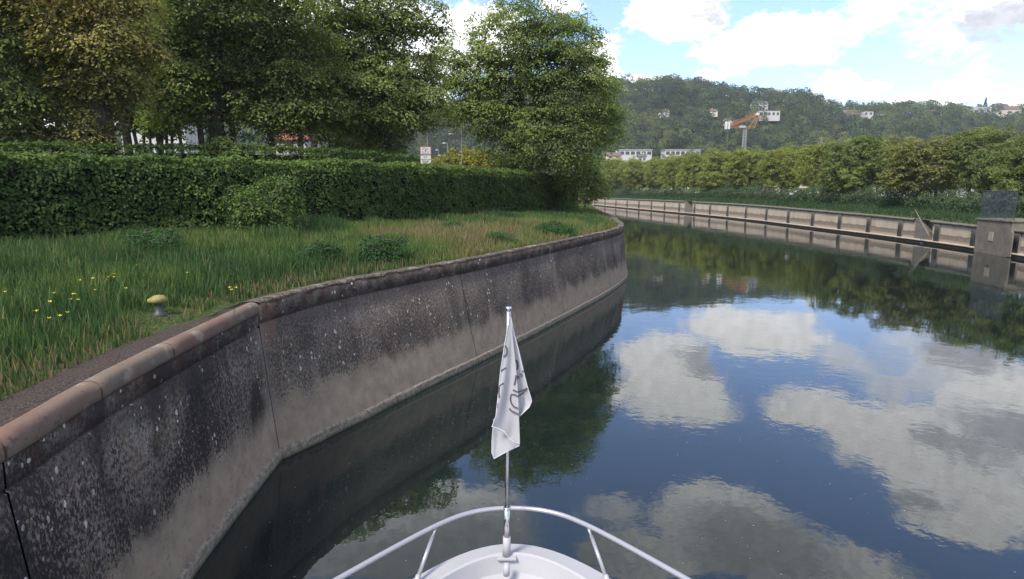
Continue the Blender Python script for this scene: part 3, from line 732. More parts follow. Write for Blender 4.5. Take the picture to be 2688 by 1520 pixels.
def make_tree_meshes(name, trunk_h, r0, lobes, n_spray, per, R0, leaf, seed, tvar=.35, droop=.45, lean=(0, 0), trunk_top=None, minw=0, sides=5, tintfun=None, layer=0):
    rng = np.random.default_rng(seed); P, d = crown_points(lobes, n_spray, rng)
    if layer: P[:, 2] += layer * np.sin(P[:, 2] * 3.1 + fbm(P[:, 0] * .5, P[:, 1] * .5, 0, seed) * 6)
    top = trunk_top or (max(l[2] for l in lobes)); k = 7
    T = [(lean[0] * t + .18 * math.sin(t * 5 + seed), lean[1] * t + .15 * math.cos(t * 4 + seed), t * top) for t in np.linspace(0, 1, k)]
    arr, par, w = grow(P, T, rng); w[0] = max(w[0], 1)
    LV, LF = limb_mesh(arr, par, w, r0, sides, minw=minw)
    # flared foot
    t0 = fbm(P[:, 0] * .35 + seed, P[:, 1] * .35, P[:, 2] * .35, seed + 5) * 1.6 - .3 + rng.normal(0, .18, len(P))
    if tintfun is not None: t0 = tintfun(P, t0)
    V, F, t = sprays(P, d, rng, per, R0, leaf, droop, .16, np.clip(t0, 0, 1), tvar, .38, .28)
    trunk = np_mesh(name + '_trunk', LV, LF, smooth_=True); crown = np_mesh(name + '_crown', V, F, t)
    return trunk, crown
def place_tree(name, meshes, loc, label, leaf_m, bark_m, group=None, rz=0, sc=(1, 1, 1), cat='tree', copy=False):
    e = empty(name, loc, label, cat, group, rz); e.scale = sc
    for nm, me, m in (('trunk', meshes[0], bark_m), ('crown', meshes[1], leaf_m)):
        o = bpy.data.objects.new(nm, me); COL.objects.link(o); o.parent = e
        if not me.materials: me.materials.append(None)
        me.materials[0] = me.materials[0] or m
        o.material_slots[0].link = 'OBJECT'; o.material_slots[0].material = m
    return e
def ivy(parent, h, r, n, seed, m=None, z0=0.):
    rng = np.random.default_rng(seed); z = z0 + (h - z0) * rng.random(n) ** .85; a = rng.random(n) * 2 * math.pi
    rr = r * (.55 + .9 * fbm(np.cos(a) * 1.5, np.sin(a) * 1.5, z * .8, seed)) * (1 - .35 * z / h)
    C = np.c_[np.cos(a) * rr, np.sin(a) * rr, z]; D = np.c_[np.cos(a), np.sin(a), a * 0 - .6]; t0 = fbm(C[:, 0] * 2, C[:, 1] * 2, C[:, 2] * 1.5, seed) * 1.4 - .2
    V, F, t = sprays(C, D * 1.2, rng, 9, .28, .15, .6, .4, np.clip(t0, 0, 1))
    return link('ivy', np_mesh('ivy', V, F, t), m or M['leaf_ivy'], parent)

# ------------------------------------------------------------------ near trees (on the bank behind the hedge)
def ellipse_lobes(cx, cz, rx, ry, rz, seed, n=7):
    rng = np.random.default_rng(seed); L = [(cx, 0, cz, rx * .72, ry * .72, rz * .75)]
    for k in range(n):
        a = rng.random() * 6.28; e = rng.uniform(-.7, .95); c = math.sqrt(1 - min(1, e * e))
        s = rng.uniform(.32, .5); L.append((cx + rx * .62 * math.cos(a) * c, ry * .62 * math.sin(a) * c, cz + rz * .62 * e, rx * s, ry * s, rz * s * .9))
    return L
near = [  # trunk u, Y, lobes as (u, v, half width, half height), label, leaf, seed, sprays, ivy height
    (1300, 50, [(1290, 105, 115, 110), (1390, 125, 110, 105), (1440, 235, 115, 105), (1485, 315, 90, 75), (1300, 250, 130, 120), (1385, 350, 125, 85), (1300, 380, 75, 60), (1140, 270, 65, 45), (1120, 150, 55, 60), (1215, 290, 70, 50), (1430, 420, 85, 55), (1205, 190, 70, 95), (1445, 135, 85, 85), (1500, 210, 60, 60), (1165, 215, 50, 50), (1535, 290, 45, 40)],
     'big rounded tree at the right end of the bank, its trunk wrapped in ivy', 'leaf_veiled', 3, 3300, 9),
    (958, 42, [(890, 130, 130, 115), (1000, 165, 110, 110), (930, 250, 145, 85), (1055, 245, 80, 75), (1065, 50, 75, 55), (850, 20, 120, 100), (965, 345, 70, 55), (980, 10, 90, 60), (880, 330, 80, 50)],
     'tall tree with an ivy thickened trunk just left of the road sign', 'leaf_walnut', 5, 1900, 8.5),
    (562, 36, [(550, 90, 140, 110), (700, 120, 140, 115), (640, 225, 150, 85), (470, 210, 110, 80), (770, 245, 100, 70), (600, 0, 200, 90), (400, 120, 90, 90), (420, 290, 70, 40), (700, 300, 90, 50)],
     'spreading tree whose ivy covered trunk rises behind the middle of the long hedge', 'leaf_walnut', 9, 2100, 8),
    (268, 29, [(300, 110, 140, 100), (110, 90, 150, 100), (250, 235, 85, 55), (250, 325, 75, 50), (80, 280, 110, 50), (90, 360, 90, 30), (180, 175, 150, 70), (200, 0, 220, 90), (180, 340, 60, 30)],
     'tree with bronze tinged young leaves over the near end of the hedge', 'leaf_brown', 12, 1500, 0),
    (-60, 27, [(-60, 150, 130, 140), (0, 250, 90, 80), (10, 345, 60, 50), (-90, 0, 150, 120)],
     'tree with drooping leaves cut by the left edge of the photo', 'leaf_walnut', 15, 700, 0),
]
GZ = 3.55
for (tu, Y, LB, lab, lf, seed, n, ivh) in near:
    X = at_y(tu, 484, Y)[0]; px = Y / 1533; lobes = []; rg = np.random.default_rng(seed + 100)
    for k, (u, v, ru, rv) in enumerate(LB):
        a = at_y(u, v, Y); lobes.append((a[0] - X, rg.uniform(-1, 1) * ru * px * .5, a[2] - GZ, ru * px, (ru + rv) * .5 * px * 1.05, rv * px))
    tr = make_tree_meshes('tree', 0, .44, lobes, n, 36, .72, .21 if Y > 30 else .17, seed, droop=.6, tvar=.25, layer=.3, trunk_top=max(l[2] for l in lobes) * .9)
    e = place_tree('tree', tr, (X, Y, GZ), lab, M[lf], M['bark'])
    if ivh: ivy(e, ivh, .95 if seed != 3 else 1.3, 420, seed)

# darker trees standing further back in the park
back_specs = [(-.6, 4.4, 6.0, 21), (0, 5.0, 5.6, 22), (.5, 4.6, 6.6, 23)]
backs = []
for dx, rx, rz, sd_ in back_specs:
    backs.append(make_tree_meshes('park_tree', 0, .26, ellipse_lobes(dx, 10.5, rx, rx, rz, sd_, 8), 520, 26, .75, .32, sd_, layer=.2, sides=4, minw=1))
bl_ = [(60, 44, 1.0), (170, 58, 1.05), (330, 46, 1.1), (420, 62, 1.1), (520, 52, 1.2), (690, 58, 1.15), (800, 50, 1.0), (860, 66, 1.1), (985, 64, .8), (-40, 60, 1.2), (250, 75, 1.3), (600, 78, 1.35), (760, 84, 1.3), (930, 88, 1.2)]
words = ['first', 'second', 'third', 'fourth', 'fifth', 'sixth', 'seventh', 'eighth', 'ninth', 'tenth', 'eleventh', 'twelfth', 'thirteenth', 'fourteenth', 'fifteenth']
order_b = sorted(range(len(bl_)), key=lambda i: bl_[i][0])
for rank, i in enumerate(order_b):
    u, Y, s_ = bl_[i]; X = at_y(u, 484, Y)[0]
    place_tree('park_tree', backs[i % 3], (X, Y, 3.8), 'dark park tree behind the hedges, %s counted from the left' % words[rank], M['leaf_dark'], M['bark'], 'dark trees in the park behind the hedges', i * 1.9, (s_, s_, s_))
# bare slender trunks of a young grove
gm_ = make_tree_meshes('grove', 0, .13, [(0, 0, 9.5, 1.6, 1.6, 3.2)], 90, 26, .55, .28, 31, sides=5)
for i, u in enumerate((352, 372, 392, 405, 428, 446, 462, 206, 226)):
    Y = 48 + (i * 37 % 11) * 1.2; X = at_y(u, 484, Y)[0]
    place_tree('slender_tree', gm_, (X, Y, 3.8), 'slender dark trunk %s in the young grove behind the long hedge' % ('number ' + words[i] if False else words[i] + ' in line'), M['leaf_dark'], M['bark'], 'slender young trees behind the hedge', i * 2.1, (1, 1, .9 + .03 * (i % 4)))

# ------------------------------------------------------------------ hedges
def hedge(name, line, z_top, thick, label, leafm, dens, leaf, seed, bumps=.25, base_drop=.0, lit_top=.3):
    P, s = resample(line, .5); rng = np.random.default_rng(seed)
    dx, dy = np.gradient(P[:, 0]), np.gradient(P[:, 1]); l = np.hypot(dx, dy); nx, ny = dy / l, -dx / l     # toward the canal
    t = dist_nw(P[:, 0], P[:, 1]); zb = bank_z(P[:, 0], P[:, 1], t) - .1; zt = np.interp(s, np.linspace(0, s[-1], len(z_top)), z_top)
    ref = (P[0, 0], P[0, 1], 0); e = empty(name, ref, label, 'hedge')
    # solid dark box for the shaded inside, keeps the hedge from showing through
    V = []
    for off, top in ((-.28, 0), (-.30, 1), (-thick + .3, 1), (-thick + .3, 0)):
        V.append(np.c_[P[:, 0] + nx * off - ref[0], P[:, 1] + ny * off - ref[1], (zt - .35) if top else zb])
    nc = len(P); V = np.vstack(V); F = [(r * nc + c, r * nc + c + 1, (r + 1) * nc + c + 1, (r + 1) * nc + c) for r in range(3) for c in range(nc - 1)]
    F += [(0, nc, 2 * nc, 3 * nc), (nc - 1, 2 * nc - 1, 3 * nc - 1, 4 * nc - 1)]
    link('hedge_core', np_mesh('hedge_core', V, F), M['core'], e)
    H = float((zt - zb).mean()); n = int(s[-1] * (H + thick) * dens); q = rng.random(n) * s[-1]; w_ = rng.random(n) * (H + thick)
    px, py = np.interp(q, s, P[:, 0]), np.interp(q, s, P[:, 1]); ax, ay = np.interp(q, s, nx), np.interp(q, s, ny); b, tt = np.interp(q, s, zb), np.interp(q, s, zt)
    front = w_ < H; zz = np.where(front, b + (tt - b) * w_ / H, tt); off = np.where(front, 0, -(w_ - H))
    bump = bumps * (fbm(q * 1.1, zz * 1.4, 0, seed) - .5) * 2.4
    round_ = np.where(front & (zz > tt - .25), -.18 * ((zz - tt + .25) / .25) ** 2, 0)
    off = np.where(front, off + bump * .7 + round_ - .05 * rng.random(n), off); zz = np.where(front, zz, zz + bump * .55 + .16 * rng.random(n) ** 3)
    C = np.c_[px + ax * off - ref[0], py + ay * off - ref[1], zz]; Dn = np.where(front[:, None], np.c_[ax, ay, ax * 0 - .15] * 1.3, np.c_[ax * .1, ay * .1, ax * 0 + .3])
    patch = fbm(q * .45, zz * .8, 0, seed + 3) * 1.1 - .35
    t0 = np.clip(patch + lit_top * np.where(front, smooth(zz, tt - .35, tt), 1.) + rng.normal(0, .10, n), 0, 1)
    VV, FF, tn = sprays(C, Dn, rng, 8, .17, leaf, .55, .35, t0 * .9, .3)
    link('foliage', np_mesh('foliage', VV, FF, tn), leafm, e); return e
h1 = [(-21.5, 8), (-18.6, 14), (-15.2, 18.6), (-12.6, 21.3), (-9.9, 23.6), (-5.3, 29.0), (-2.0, 38.0), (3.6, 51), (6.4, 60)]
h1 = chaikin(chaikin(h1))
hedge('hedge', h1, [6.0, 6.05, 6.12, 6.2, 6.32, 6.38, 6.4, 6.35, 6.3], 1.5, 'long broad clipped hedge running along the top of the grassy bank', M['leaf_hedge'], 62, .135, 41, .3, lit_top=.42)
h2 = [(-26, 20), (-19, 27), (-12, 30), (-7.5, 34), (-5.6, 39)]
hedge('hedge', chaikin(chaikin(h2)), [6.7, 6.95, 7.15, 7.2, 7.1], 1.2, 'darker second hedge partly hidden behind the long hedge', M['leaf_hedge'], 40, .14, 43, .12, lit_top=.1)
# leafy shrub where the hedge meets the water
def bush(name, loc, r, n, leafm, label, cat, seed, leaf=.2, per=14, group=None, R0=.4, trunkm=None):
    rng = np.random.default_rng(seed); P, d = crown_points(ellipse_lobes(0, r[2] * .9, r[0], r[1], r[2], seed, 6), n, rng, .7); P[:, 2] = np.maximum(P[:, 2], .05)
    arr, par, w = grow(P[:max(20, n // 6)], [(0, 0, 0), (0, 0, .15), (.02, 0, .35)], rng); LV, LF = limb_mesh(arr, par, w, .06, 4)
    t0 = fbm(P[:, 0] * .8 + seed, P[:, 1] * .8, P[:, 2] * .8, seed) * 1.5 - .25
    V, F, t = sprays(P, d, rng, per, R0, leaf, .5, .3, np.clip(t0, 0, 1)); e = empty(name, loc, label, cat, group)
    link('stems', np_mesh('stems', LV, LF), M['bark'], e); link('foliage', np_mesh('foliage', V, F, t), leafm, e); return e
bush('shrub', (6.0, 50.5, 3.8), (2.1, 3.0, 2.0), 320, M['leaf_walnut'], 'leafy shrub at the far right end of the hedge under the big rounded tree', 'shrub', 51)
bush('shrub', (at_y(640, 0, 22.2)[0], 22.2, 3.3), (1.9, 1.0, 1.35), 420, M['leaf_hedge'], 'leafy bulge of bramble hanging over the front of the long hedge', 'shrub', 57, .11, 12, None, .3)
bush('shrub', (at_y(560, 0, 30)[0], 30, 3.7), (1.25, 1.0, 2.2), 330, M['leaf_walnut'], 'yellow green young shoots standing up behind the long hedge beside the ivy clad trunk', 'shrub', 58, .2, 14, None, .4)
bush('shrub', (8.2, 66, 3.6), (2.4, 4.0, 2.6), 260, M['leaf_walnut'], 'farther shrub overhanging the bend of the bank behind the big tree', 'shrub', 52)
bush('shrub', (at_y(1155, 0, 78)[0], 78, 4.3), (5.0, 3.0, 3.7), 620, M['leaf_yellow'], 'yellow green shrub glowing behind the road sign', 'shrub', 53, .3, 16, None, .6)
bush('shrub', (at_y(1225, 0, 70)[0], 70, 4.3), (2.6, 2.5, 3.3), 320, M['leaf_yellow'], 'smaller yellow green shrub beside the big tree trunk', 'shrub', 54, .3, 16, None, .6)
bush('shrub', (at_y(1040, 0, 66)[0], 66, 4.2), (3.0, 2.5, 2.6), 320, M['leaf_plane_rust'], 'dull reddish shrub left of the road sign behind the hedges', 'shrub', 55, .3, 14, None, .6)
for i, (u, Y, r_) in enumerate(((850, 47, 3.4), (760, 52, 3.2), (300, 50, 2.6), (120, 40, 2.2), (480, 57, 2.8))):
    bush('shrub', (at_y(u, 0, Y)[0], Y, 4.1), (r_, 2.2, r_ * .8), 380, M['leaf_dark'], ['dark evergreen shrub between the two ivy covered trunks', 'dark shrub left of the larger evergreen shrub in the park', 'dark shrub at the foot of the slender grove', 'dark shrub under the bronze leaved tree', 'dark shrub behind the middle ivy covered trunk'][i], 'shrub', 60 + i, .28, 14, None, .5)
# nettles in the grass
bank_clumps = [(970, 640, .95, .62), (810, 650, .8, .5), (625, 600, 1.3, .8), (400, 640, 1.1, .6), (690, 560, 1.6, .9), (1130, 585, .9, .4), (1260, 600, .9, .4), (1400, 580, 1.2, .5), (520, 560, 1.3, .8)]
where = ['densest dark nettle clump near the wall edge below the middle of the hedge', 'pale nettle clump left of the densest clump', 'tall nettle clump against the foot of the hedge', 'loose nettle clump above the bollard',
         'broad nettle clump spilling out from under the hedge', 'low nettle clump in the reddish grass', 'low nettle clump right of the reddish grass', 'nettle clump near the bend of the wall', 'shady nettle clump between the hedge and the bollard', 'nettle clump at the left edge near the gravel']
for i, (u, v, r_, h_) in enumerate(bank_clumps):
    x, y, _ = on_z(u, v - 2, 3.3); x, y = float(x), float(y); t_ = float(dist_nw(x, y)[0]); z = float(bank_z(x, y, t_))
    bush('nettle_clump', (x, y, z - .03), (r_ * .9, r_ * .9, h_ * .85), int(420 * r_), M['leaf_nettle'], where[i], 'plant', 80 + i, .05, 18, 'nettle clumps in the bank grass', .2)

# ------------------------------------------------------------------ tall grass on the bank
def grass_bank():
    rng = np.random.default_rng(99); S, T = [], []
    for (s0, s1, t1, dens) in ((S_C - 16, S_C - 9, 18, 150), (S_C - 9, S_C + 3, 15, 420), (S_C + 3, S_C + 14, 13, 330), (S_C + 14, S_C + 32, 12, 170), (S_C + 32, S_C + 75, 9, 70), (S_C + 75, S_C + 120, 6, 25)):
        n = int((s1 - s0) * t1 * dens); S.append(s0 + rng.random(n) * (s1 - s0)); T.append(.28 + rng.random(n) * t1)
    S = np.concatenate(S); T = np.concatenate(T); x, y = nw_at(S, T)
    edge = np.where(S < S_C, .56 + .22 * (fbm(S * 2, S * 0, 0, 5) - .5), .26 + .3 * fbm(S * 1.3, S * 0, 0, 6)); keep = (T > edge) & (y > 2.2)
    x, y, S, T = x[keep], y[keep], S[keep], T[keep]
    nw_ = 3200; th = np.radians(rng.uniform(158, 183, nw_)); rr = np.sqrt(rng.random(nw_)) * 15 + .5; cxx, cyy_ = NWA[np.argmin((NWA[:, 0] + 4.64) ** 2 + (NWA[:, 1] - 10.95) ** 2)]
    nw_ = 19000; th = np.radians(rng.uniform(157, 184, nw_)); rr = np.sqrt(rng.random(nw_)) * 15 + .45
    x = np.r_[x, cxx + np.cos(th) * rr]; y = np.r_[y, cyy_ + np.sin(th) * rr]; S = np.r_[S, np.full(nw_, S_C)]; T = np.r_[T, rr]
    bxx, byy, _ = on_z(402, 790, 3.03); near_b = np.hypot((x - bxx), (y - byy)) ; toward = (np.abs(x - bxx * y / byy) < .42) & (y < byy + .3) & (y > byy - 1.5)
    kk = (near_b > .16) & ~(toward & (rng.random(len(x)) < .35)); x, y, S, T = x[kk], y[kk], S[kk], T[kk]
    z = bank_z(x, y, T); n = len(x); d = np.hypot(x, y)
    big = fbm(x * .28, y * .28, 0, 61); mid = fbm(x * .9, y * .9, 0, 63)
    H = (.20 + .32 * mid + .18 * big) * (.6 + .6 * rng.random(n)) * (.45 + .55 * smooth(T, .5, 2.0))
    H = np.where((np.hypot(x - bxx, y - byy) < .6) | ((np.abs(x - bxx * y / byy) < .36) & (y < byy + .3) & (y > byy - 1.4)), H * .28, H)
    weed = smooth(fbm(x * .38 + 9, y * .38, 0, 81), .50, .62) * smooth(T, 1.6, 4) * (.35 + .65 * smooth(T, 5, 9)); H = H * (1 + .6 * weed)
    L = rng.normal(0, .16, (n, 2)) * H[:, None]; a = rng.random(n) * math.pi; W = (.006 + .00042 * d) * (.7 + .6 * rng.random(n))
    root = np.c_[x, y, z - .03]; side = np.c_[np.cos(a), np.sin(a), a * 0] * W[:, None]
    mid_p = root + np.c_[L * .35, H * .55]; tip = root + np.c_[L, H]
    V = np.stack([root - side, root + side, mid_p + side * .8, mid_p - side * .8, tip + side * .15, tip - side * .15], 1).reshape(-1, 3)
    b = np.arange(n)[:, None] * 6; F = np.stack([b + [0, 1, 2, 3], b + [3, 2, 4, 5]], 1).reshape(-1, 4)
    pat = fbm(x * .22 + 5, y * .22, 0, 71); t0 = .42 + .75 * (pat - .5) + .45 * (mid - .5) + rng.normal(0, .11, n) - .12 * smooth(T, 5, 11)
    # dry reddish patches further along and a fringe of dry stalks by the gravel
    dry = smooth(fbm(x * .33 + 40, y * .33, 0, 75), .52, .66) * smooth(T, 1.2, 3) * smooth(y, 14, 24); pxx, pyy, _ = on_z(1170, 592, 3.4); red = np.clip(1.25 - np.hypot((x - pxx) / 5.5, (y - pyy) / 5.0), 0, 1) * (.5 + .8 * mid); t0 = t0 + red * .34 + dry * .30 - weed * .34
    t0 = np.where((T < 1.15) & (rng.random(n) < .4), .72 + .2 * rng.random(n), t0); t0 = np.where(rng.random(n) < .035, .85 + .15 * rng.random(n), t0)
    tn = np.repeat(np.clip(t0, 0, 1), 2)
    tag(link('tall_grass', np_mesh('tall_grass', V, F, tn), M['grass']), 'tall meadow grass on the bank above the wall', 'grass', kind='stuff')
grass_bank()
def grass_far():
    rng = np.random.default_rng(98); n = 60000; s = 20 + (FS[-1] - 60) * rng.random(n) ** 1.4; t = .45 + 8 * rng.random(n); x, y = fw_at(s, t)
    z = fz(s) - .1 + np.interp(t, (0, .8, 2, 3.5, 5, 7, 10), (0, .15, .35, .7, 1.1, 1.4, 1.5)); H = .25 + .3 * rng.random(n); a = rng.random(n) * 3.14; W = .03 + .03 * rng.random(n)
    root = np.c_[x, y, z]; side = np.c_[np.cos(a), np.sin(a), a * 0] * W[:, None]; tip = root + np.c_[rng.normal(0, .1, (n, 2)), H]
    V = np.stack([root - side, root + side, tip + side * .2, tip - side * .2], 1).reshape(-1, 3); F = np.arange(4 * n).reshape(-1, 4)
    tn = np.clip(.02 + .3 * (fbm(x * .2, y * .2, 0, 5) - .4) + rng.normal(0, .08, n), 0, 1)
    tag(link('bank_grass', np_mesh('bank_grass', V, F, tn), M['grass']), 'short dark grass behind the far canal wall', 'grass', kind='stuff')
grass_far()
# buttercups
fl = None; k = 0
for (u, v) in ((330, 1330), (105, 770), (120, 790), (112, 815), (160, 745), (172, 752), (180, 765), (190, 750), (193, 762), (255, 710), (272, 704), (280, 712), (300, 706), (310, 735), (200, 720), (578, 733), (586, 738), (592, 731), (130, 805), (118, 770), (25, 750), (345, 680), (470, 695), (240, 740), (150, 800)):
    if v > 1000: continue
    x, y, _ = on_z(u, v, 3.55); t_ = float(dist_nw(x, y)[0]); z = float(bank_z(x, y, t_)); f = empty('buttercup', (x, y, z), 'tiny yellow buttercup in the bank grass left of the wall corner', 'flower', 'buttercups scattered in the bank grass')
    if fl is None:
        m = MB().tube([(0, 0, -.03), (.01, .01, .3), (0, 0, .60)], .002, 4); ms = m.build('stem', M['leaf_nettle'], f).data
        m = MB()
        for q in range(5):
            a = q * 2 * math.pi / 5; c, s_ = math.cos(a), math.sin(a); r_ = .017
            m.add([(0, 0, .6), (r_ * (c - .5 * s_), r_ * (s_ + .5 * c), .612), (r_ * 1.5 * c, r_ * 1.5 * s_, .62), (r_ * (c + .5 * s_), r_ * (s_ - .5 * c), .612)], [(0, 1, 2, 3)])
        mp = m.build('petals', M['yellow_petal'], f).data; fl = f
    else:
        for nm, me in (('stem', ms), ('petals', mp)):
            o = bpy.data.objects.new(nm, me); COL.objects.link(o); o.parent = f
    f.rotation_euler = (random.uniform(-.2, .2), random.uniform(-.2, .2), random.uniform(0, 6)); k += 1

# ------------------------------------------------------------------ mooring bollard
x, y, _ = on_z(402, 790, 3.03); z = 3.02
bo = empty('bollard', (x, y, z), 'mushroom shaped mooring bollard with a yellow lichened cap in the grass', 'bollard')
MB().lathe([(.17, -.05), (.17, .02), (.10, .05), (.085, .16), (.09, .22)], n=20).build('bollard_stem', M['pole_dark'], bo, True)
cap = m_plain('lichen_yellow', (.24, .22, .09), .9, .1, var=.35, scale=14, bump=.6)
MB().lathe([(.085, .205), (.145, .215), (.168, .24), (.172, .27), (.155, .305), (.11, .33), (.05, .342), (.01, .344)], n=24).build('bollard_cap', cap, bo, True)
MB().lathe([(.05, .21), (.075, .235), (.07, .28), (.02, .30)], (-.145, -.04, 0), 14).build('cap_lug', cap, bo, True)
bo.scale = (.74, .74, .95)

# ------------------------------------------------------------------ road sign, lamps, shelter
Y = 37.5; X = at_y(1062, 0, Y)[0]; zt = at_y(0, 369, Y)[2]; zb = at_y(0, 412, Y)[2]
sg_ = empty('sign', (X, Y, 3.6), 'white sign with a pink bordered notice over two small plates, just behind the hedge', 'sign')
def lz(v): return at_y(0, v, Y)[2] - 3.6
MB().tube([(0, .05, 0), (0, .05, zt - 3.6)], .035, 8).build('post', M['pole_grey'], sg_)
wS = .62
MB().box((0, 0, (lz(369) + lz(389)) / 2), (wS + .02, .03, lz(369) - lz(389))).build('notice_border', M['red_paint'], sg_)
MB().box((0, -.018, (lz(369) + lz(389)) / 2), (wS - .07, .012, lz(369) - lz(389) - .07)).build('notice', M['render_white'], sg_)
for a, b in ((391, 400), (401.5, 411)): MB().box((0, 0, (lz(a) + lz(b)) / 2), (wS, .03, lz(a) - lz(b))).build('plate', M['render_white'], sg_)
mm = [MB(), MB(), MB()]
for (v, ws) in ((372.5, (.20, .12)), (375.5, (.13, .22)), (382, (.17, .1, .1)), (385.5, (.25, .12)), (394, (.10, .1)), (396.5, (.13,)), (403.5, (.1, .09, .12)), (406, (.2, .14)), (408.5, (.12, .18))):
    x_ = -sum(ws) / 2 - .02 * len(ws); m = mm[0 if v < 390 else 1 if v < 400 else 2]
    for q in ws: m.box((x_ + q / 2, -.028 if v < 390 else -.018, lz(v)), (q, .004, .026)); x_ += q + .04
mm[0].box((0, -.028, lz(379)), (.12, .004, .05))
for m in mm: m.build('lettering', M['lettering'], sg_)
def lamp(u_pole, u_head, v_head, h, label, mpole):
    x_, y_, z_ = ray(u_head, v_head); Yl = y_ * ((4.1 + h) - CAMZ) / z_; Xh = x_ / y_ * Yl; Xp = at_y(u_pole, v_head, Yl)[0]; dx = Xh - Xp
    e = empty('street_lamp', (Xp, Yl, 4.1), label, 'street lamp', 'street lamps along the road behind the hedge')
    MB().tube([(0, 0, -.1), (0, 0, h - .15), (dx * .25, 0, h), (dx * .6, 0, h + .03)], [.09, .06, .05, .04], 8).build('post', mpole, e)
    MB().lathe([(.05, -.10), (.30, -.05), (.34, 0), (.22, .10), (.05, .14)], (dx, 0, h), 14).build('lamp_head', M['white_paint'], e, True)
lamp(1144, 1134, 338, 8, 'largest of the hanging street lamps right of the road sign', M['pole_dark'])
lamp(1125, 1117, 361, 8, 'second largest street lamp right of the road sign', M['pole_grey'])
lamp(1103, 1099, 378, 8, 'third street lamp, lower and smaller, right of the road sign', M['pole_grey'])
lamp(1107, 1104.5, 391, 8, 'smallest and farthest street lamp beside the road sign', M['pole_dark'])
for i, (u, v0, v1, Yp, lab) in enumerate(((1160, 318, 415, 56, 'tall pale pole right of the street lamps'), (1073, 278, 372, 52, 'tall pale pole rising just behind the road sign'),
        (685, 255, 390, 38, 'grey pole between the two nearer ivy clad trees'), (208, 300, 385, 36, 'grey pole under the bronze leaved tree'), (99, 225, 385, 36, 'thin grey pole at the far left among the trunks'))):
    X, _, z1 = at_y(u, v0, Yp)
    e = empty('pole', (X, Yp, 4.0), lab, 'pole', 'slim poles among the trees'); MB().tube([(0, 0, -.1), (0, 0, z1 - 4.0)], [.06, .035], 8).build('shaft', M['pole_grey'], e)
    MB().lathe([(.09, -.12), (.11, 0), (.09, .10)], (0, 0, .1), 10).build('foot', M['pole_grey'], e)
# slatted shelter
Ys = 56; X0, _, z1 = at_y(1288, 394, Ys); X1 = at_y(1357, 394, Ys)[0]; sh = empty('shelter', ((X0 + X1) / 2, Ys, 4.0), 'low open shelter with a pale slatted roof under the big rounded tree', 'shelter')
wdt = X1 - X0; zt_ = z1 - 4.0
for sx in (-1, 1):
    for sy in (0, 2.0): MB().box((sx * (wdt / 2 - .15), sy, (zt_ - .7) / 2), (.12, .12, zt_ - .7)).build('post', M['wood'], sh)
m = MB()
for k in range(5): m.box((0, -.2 + k * .5, zt_ - .62 + k * .14), (wdt + .2, .16, .06))
m.build('roof_slats', M['far_ledge'], sh)
for sx in (-1, 1): MB().tube([(sx * wdt / 2, -.3, zt_ - .72), (sx * wdt / 2, 2.1, zt_ - .04)], .05, 6).build('rafter', M['wood'], sh)
# low timber fence seen over the hedge
e = empty('fence', (-5.0, 44, 4.0), 'low timber rail fence showing over the hedge beside the road sign', 'fence'); xa, _, za = at_y(1010, 411, 44); xb, _, zb2 = at_y(1240, 420, 50)
MB().box(((xa + xb) / 2 + 5, 3, (za + zb2) / 2 - 4.0), (abs(xb - xa), .05, .09), math.atan2(6, xb - xa)).build('rail', M['far_ledge'], e)
for k in range(5):
    t = (k + .5) / 5; MB().box((xa + (xb - xa) * t + 5, 6 * t, (za - 4) / 2), (.1, .1, za - 4)).build('post', M['wood'], e)

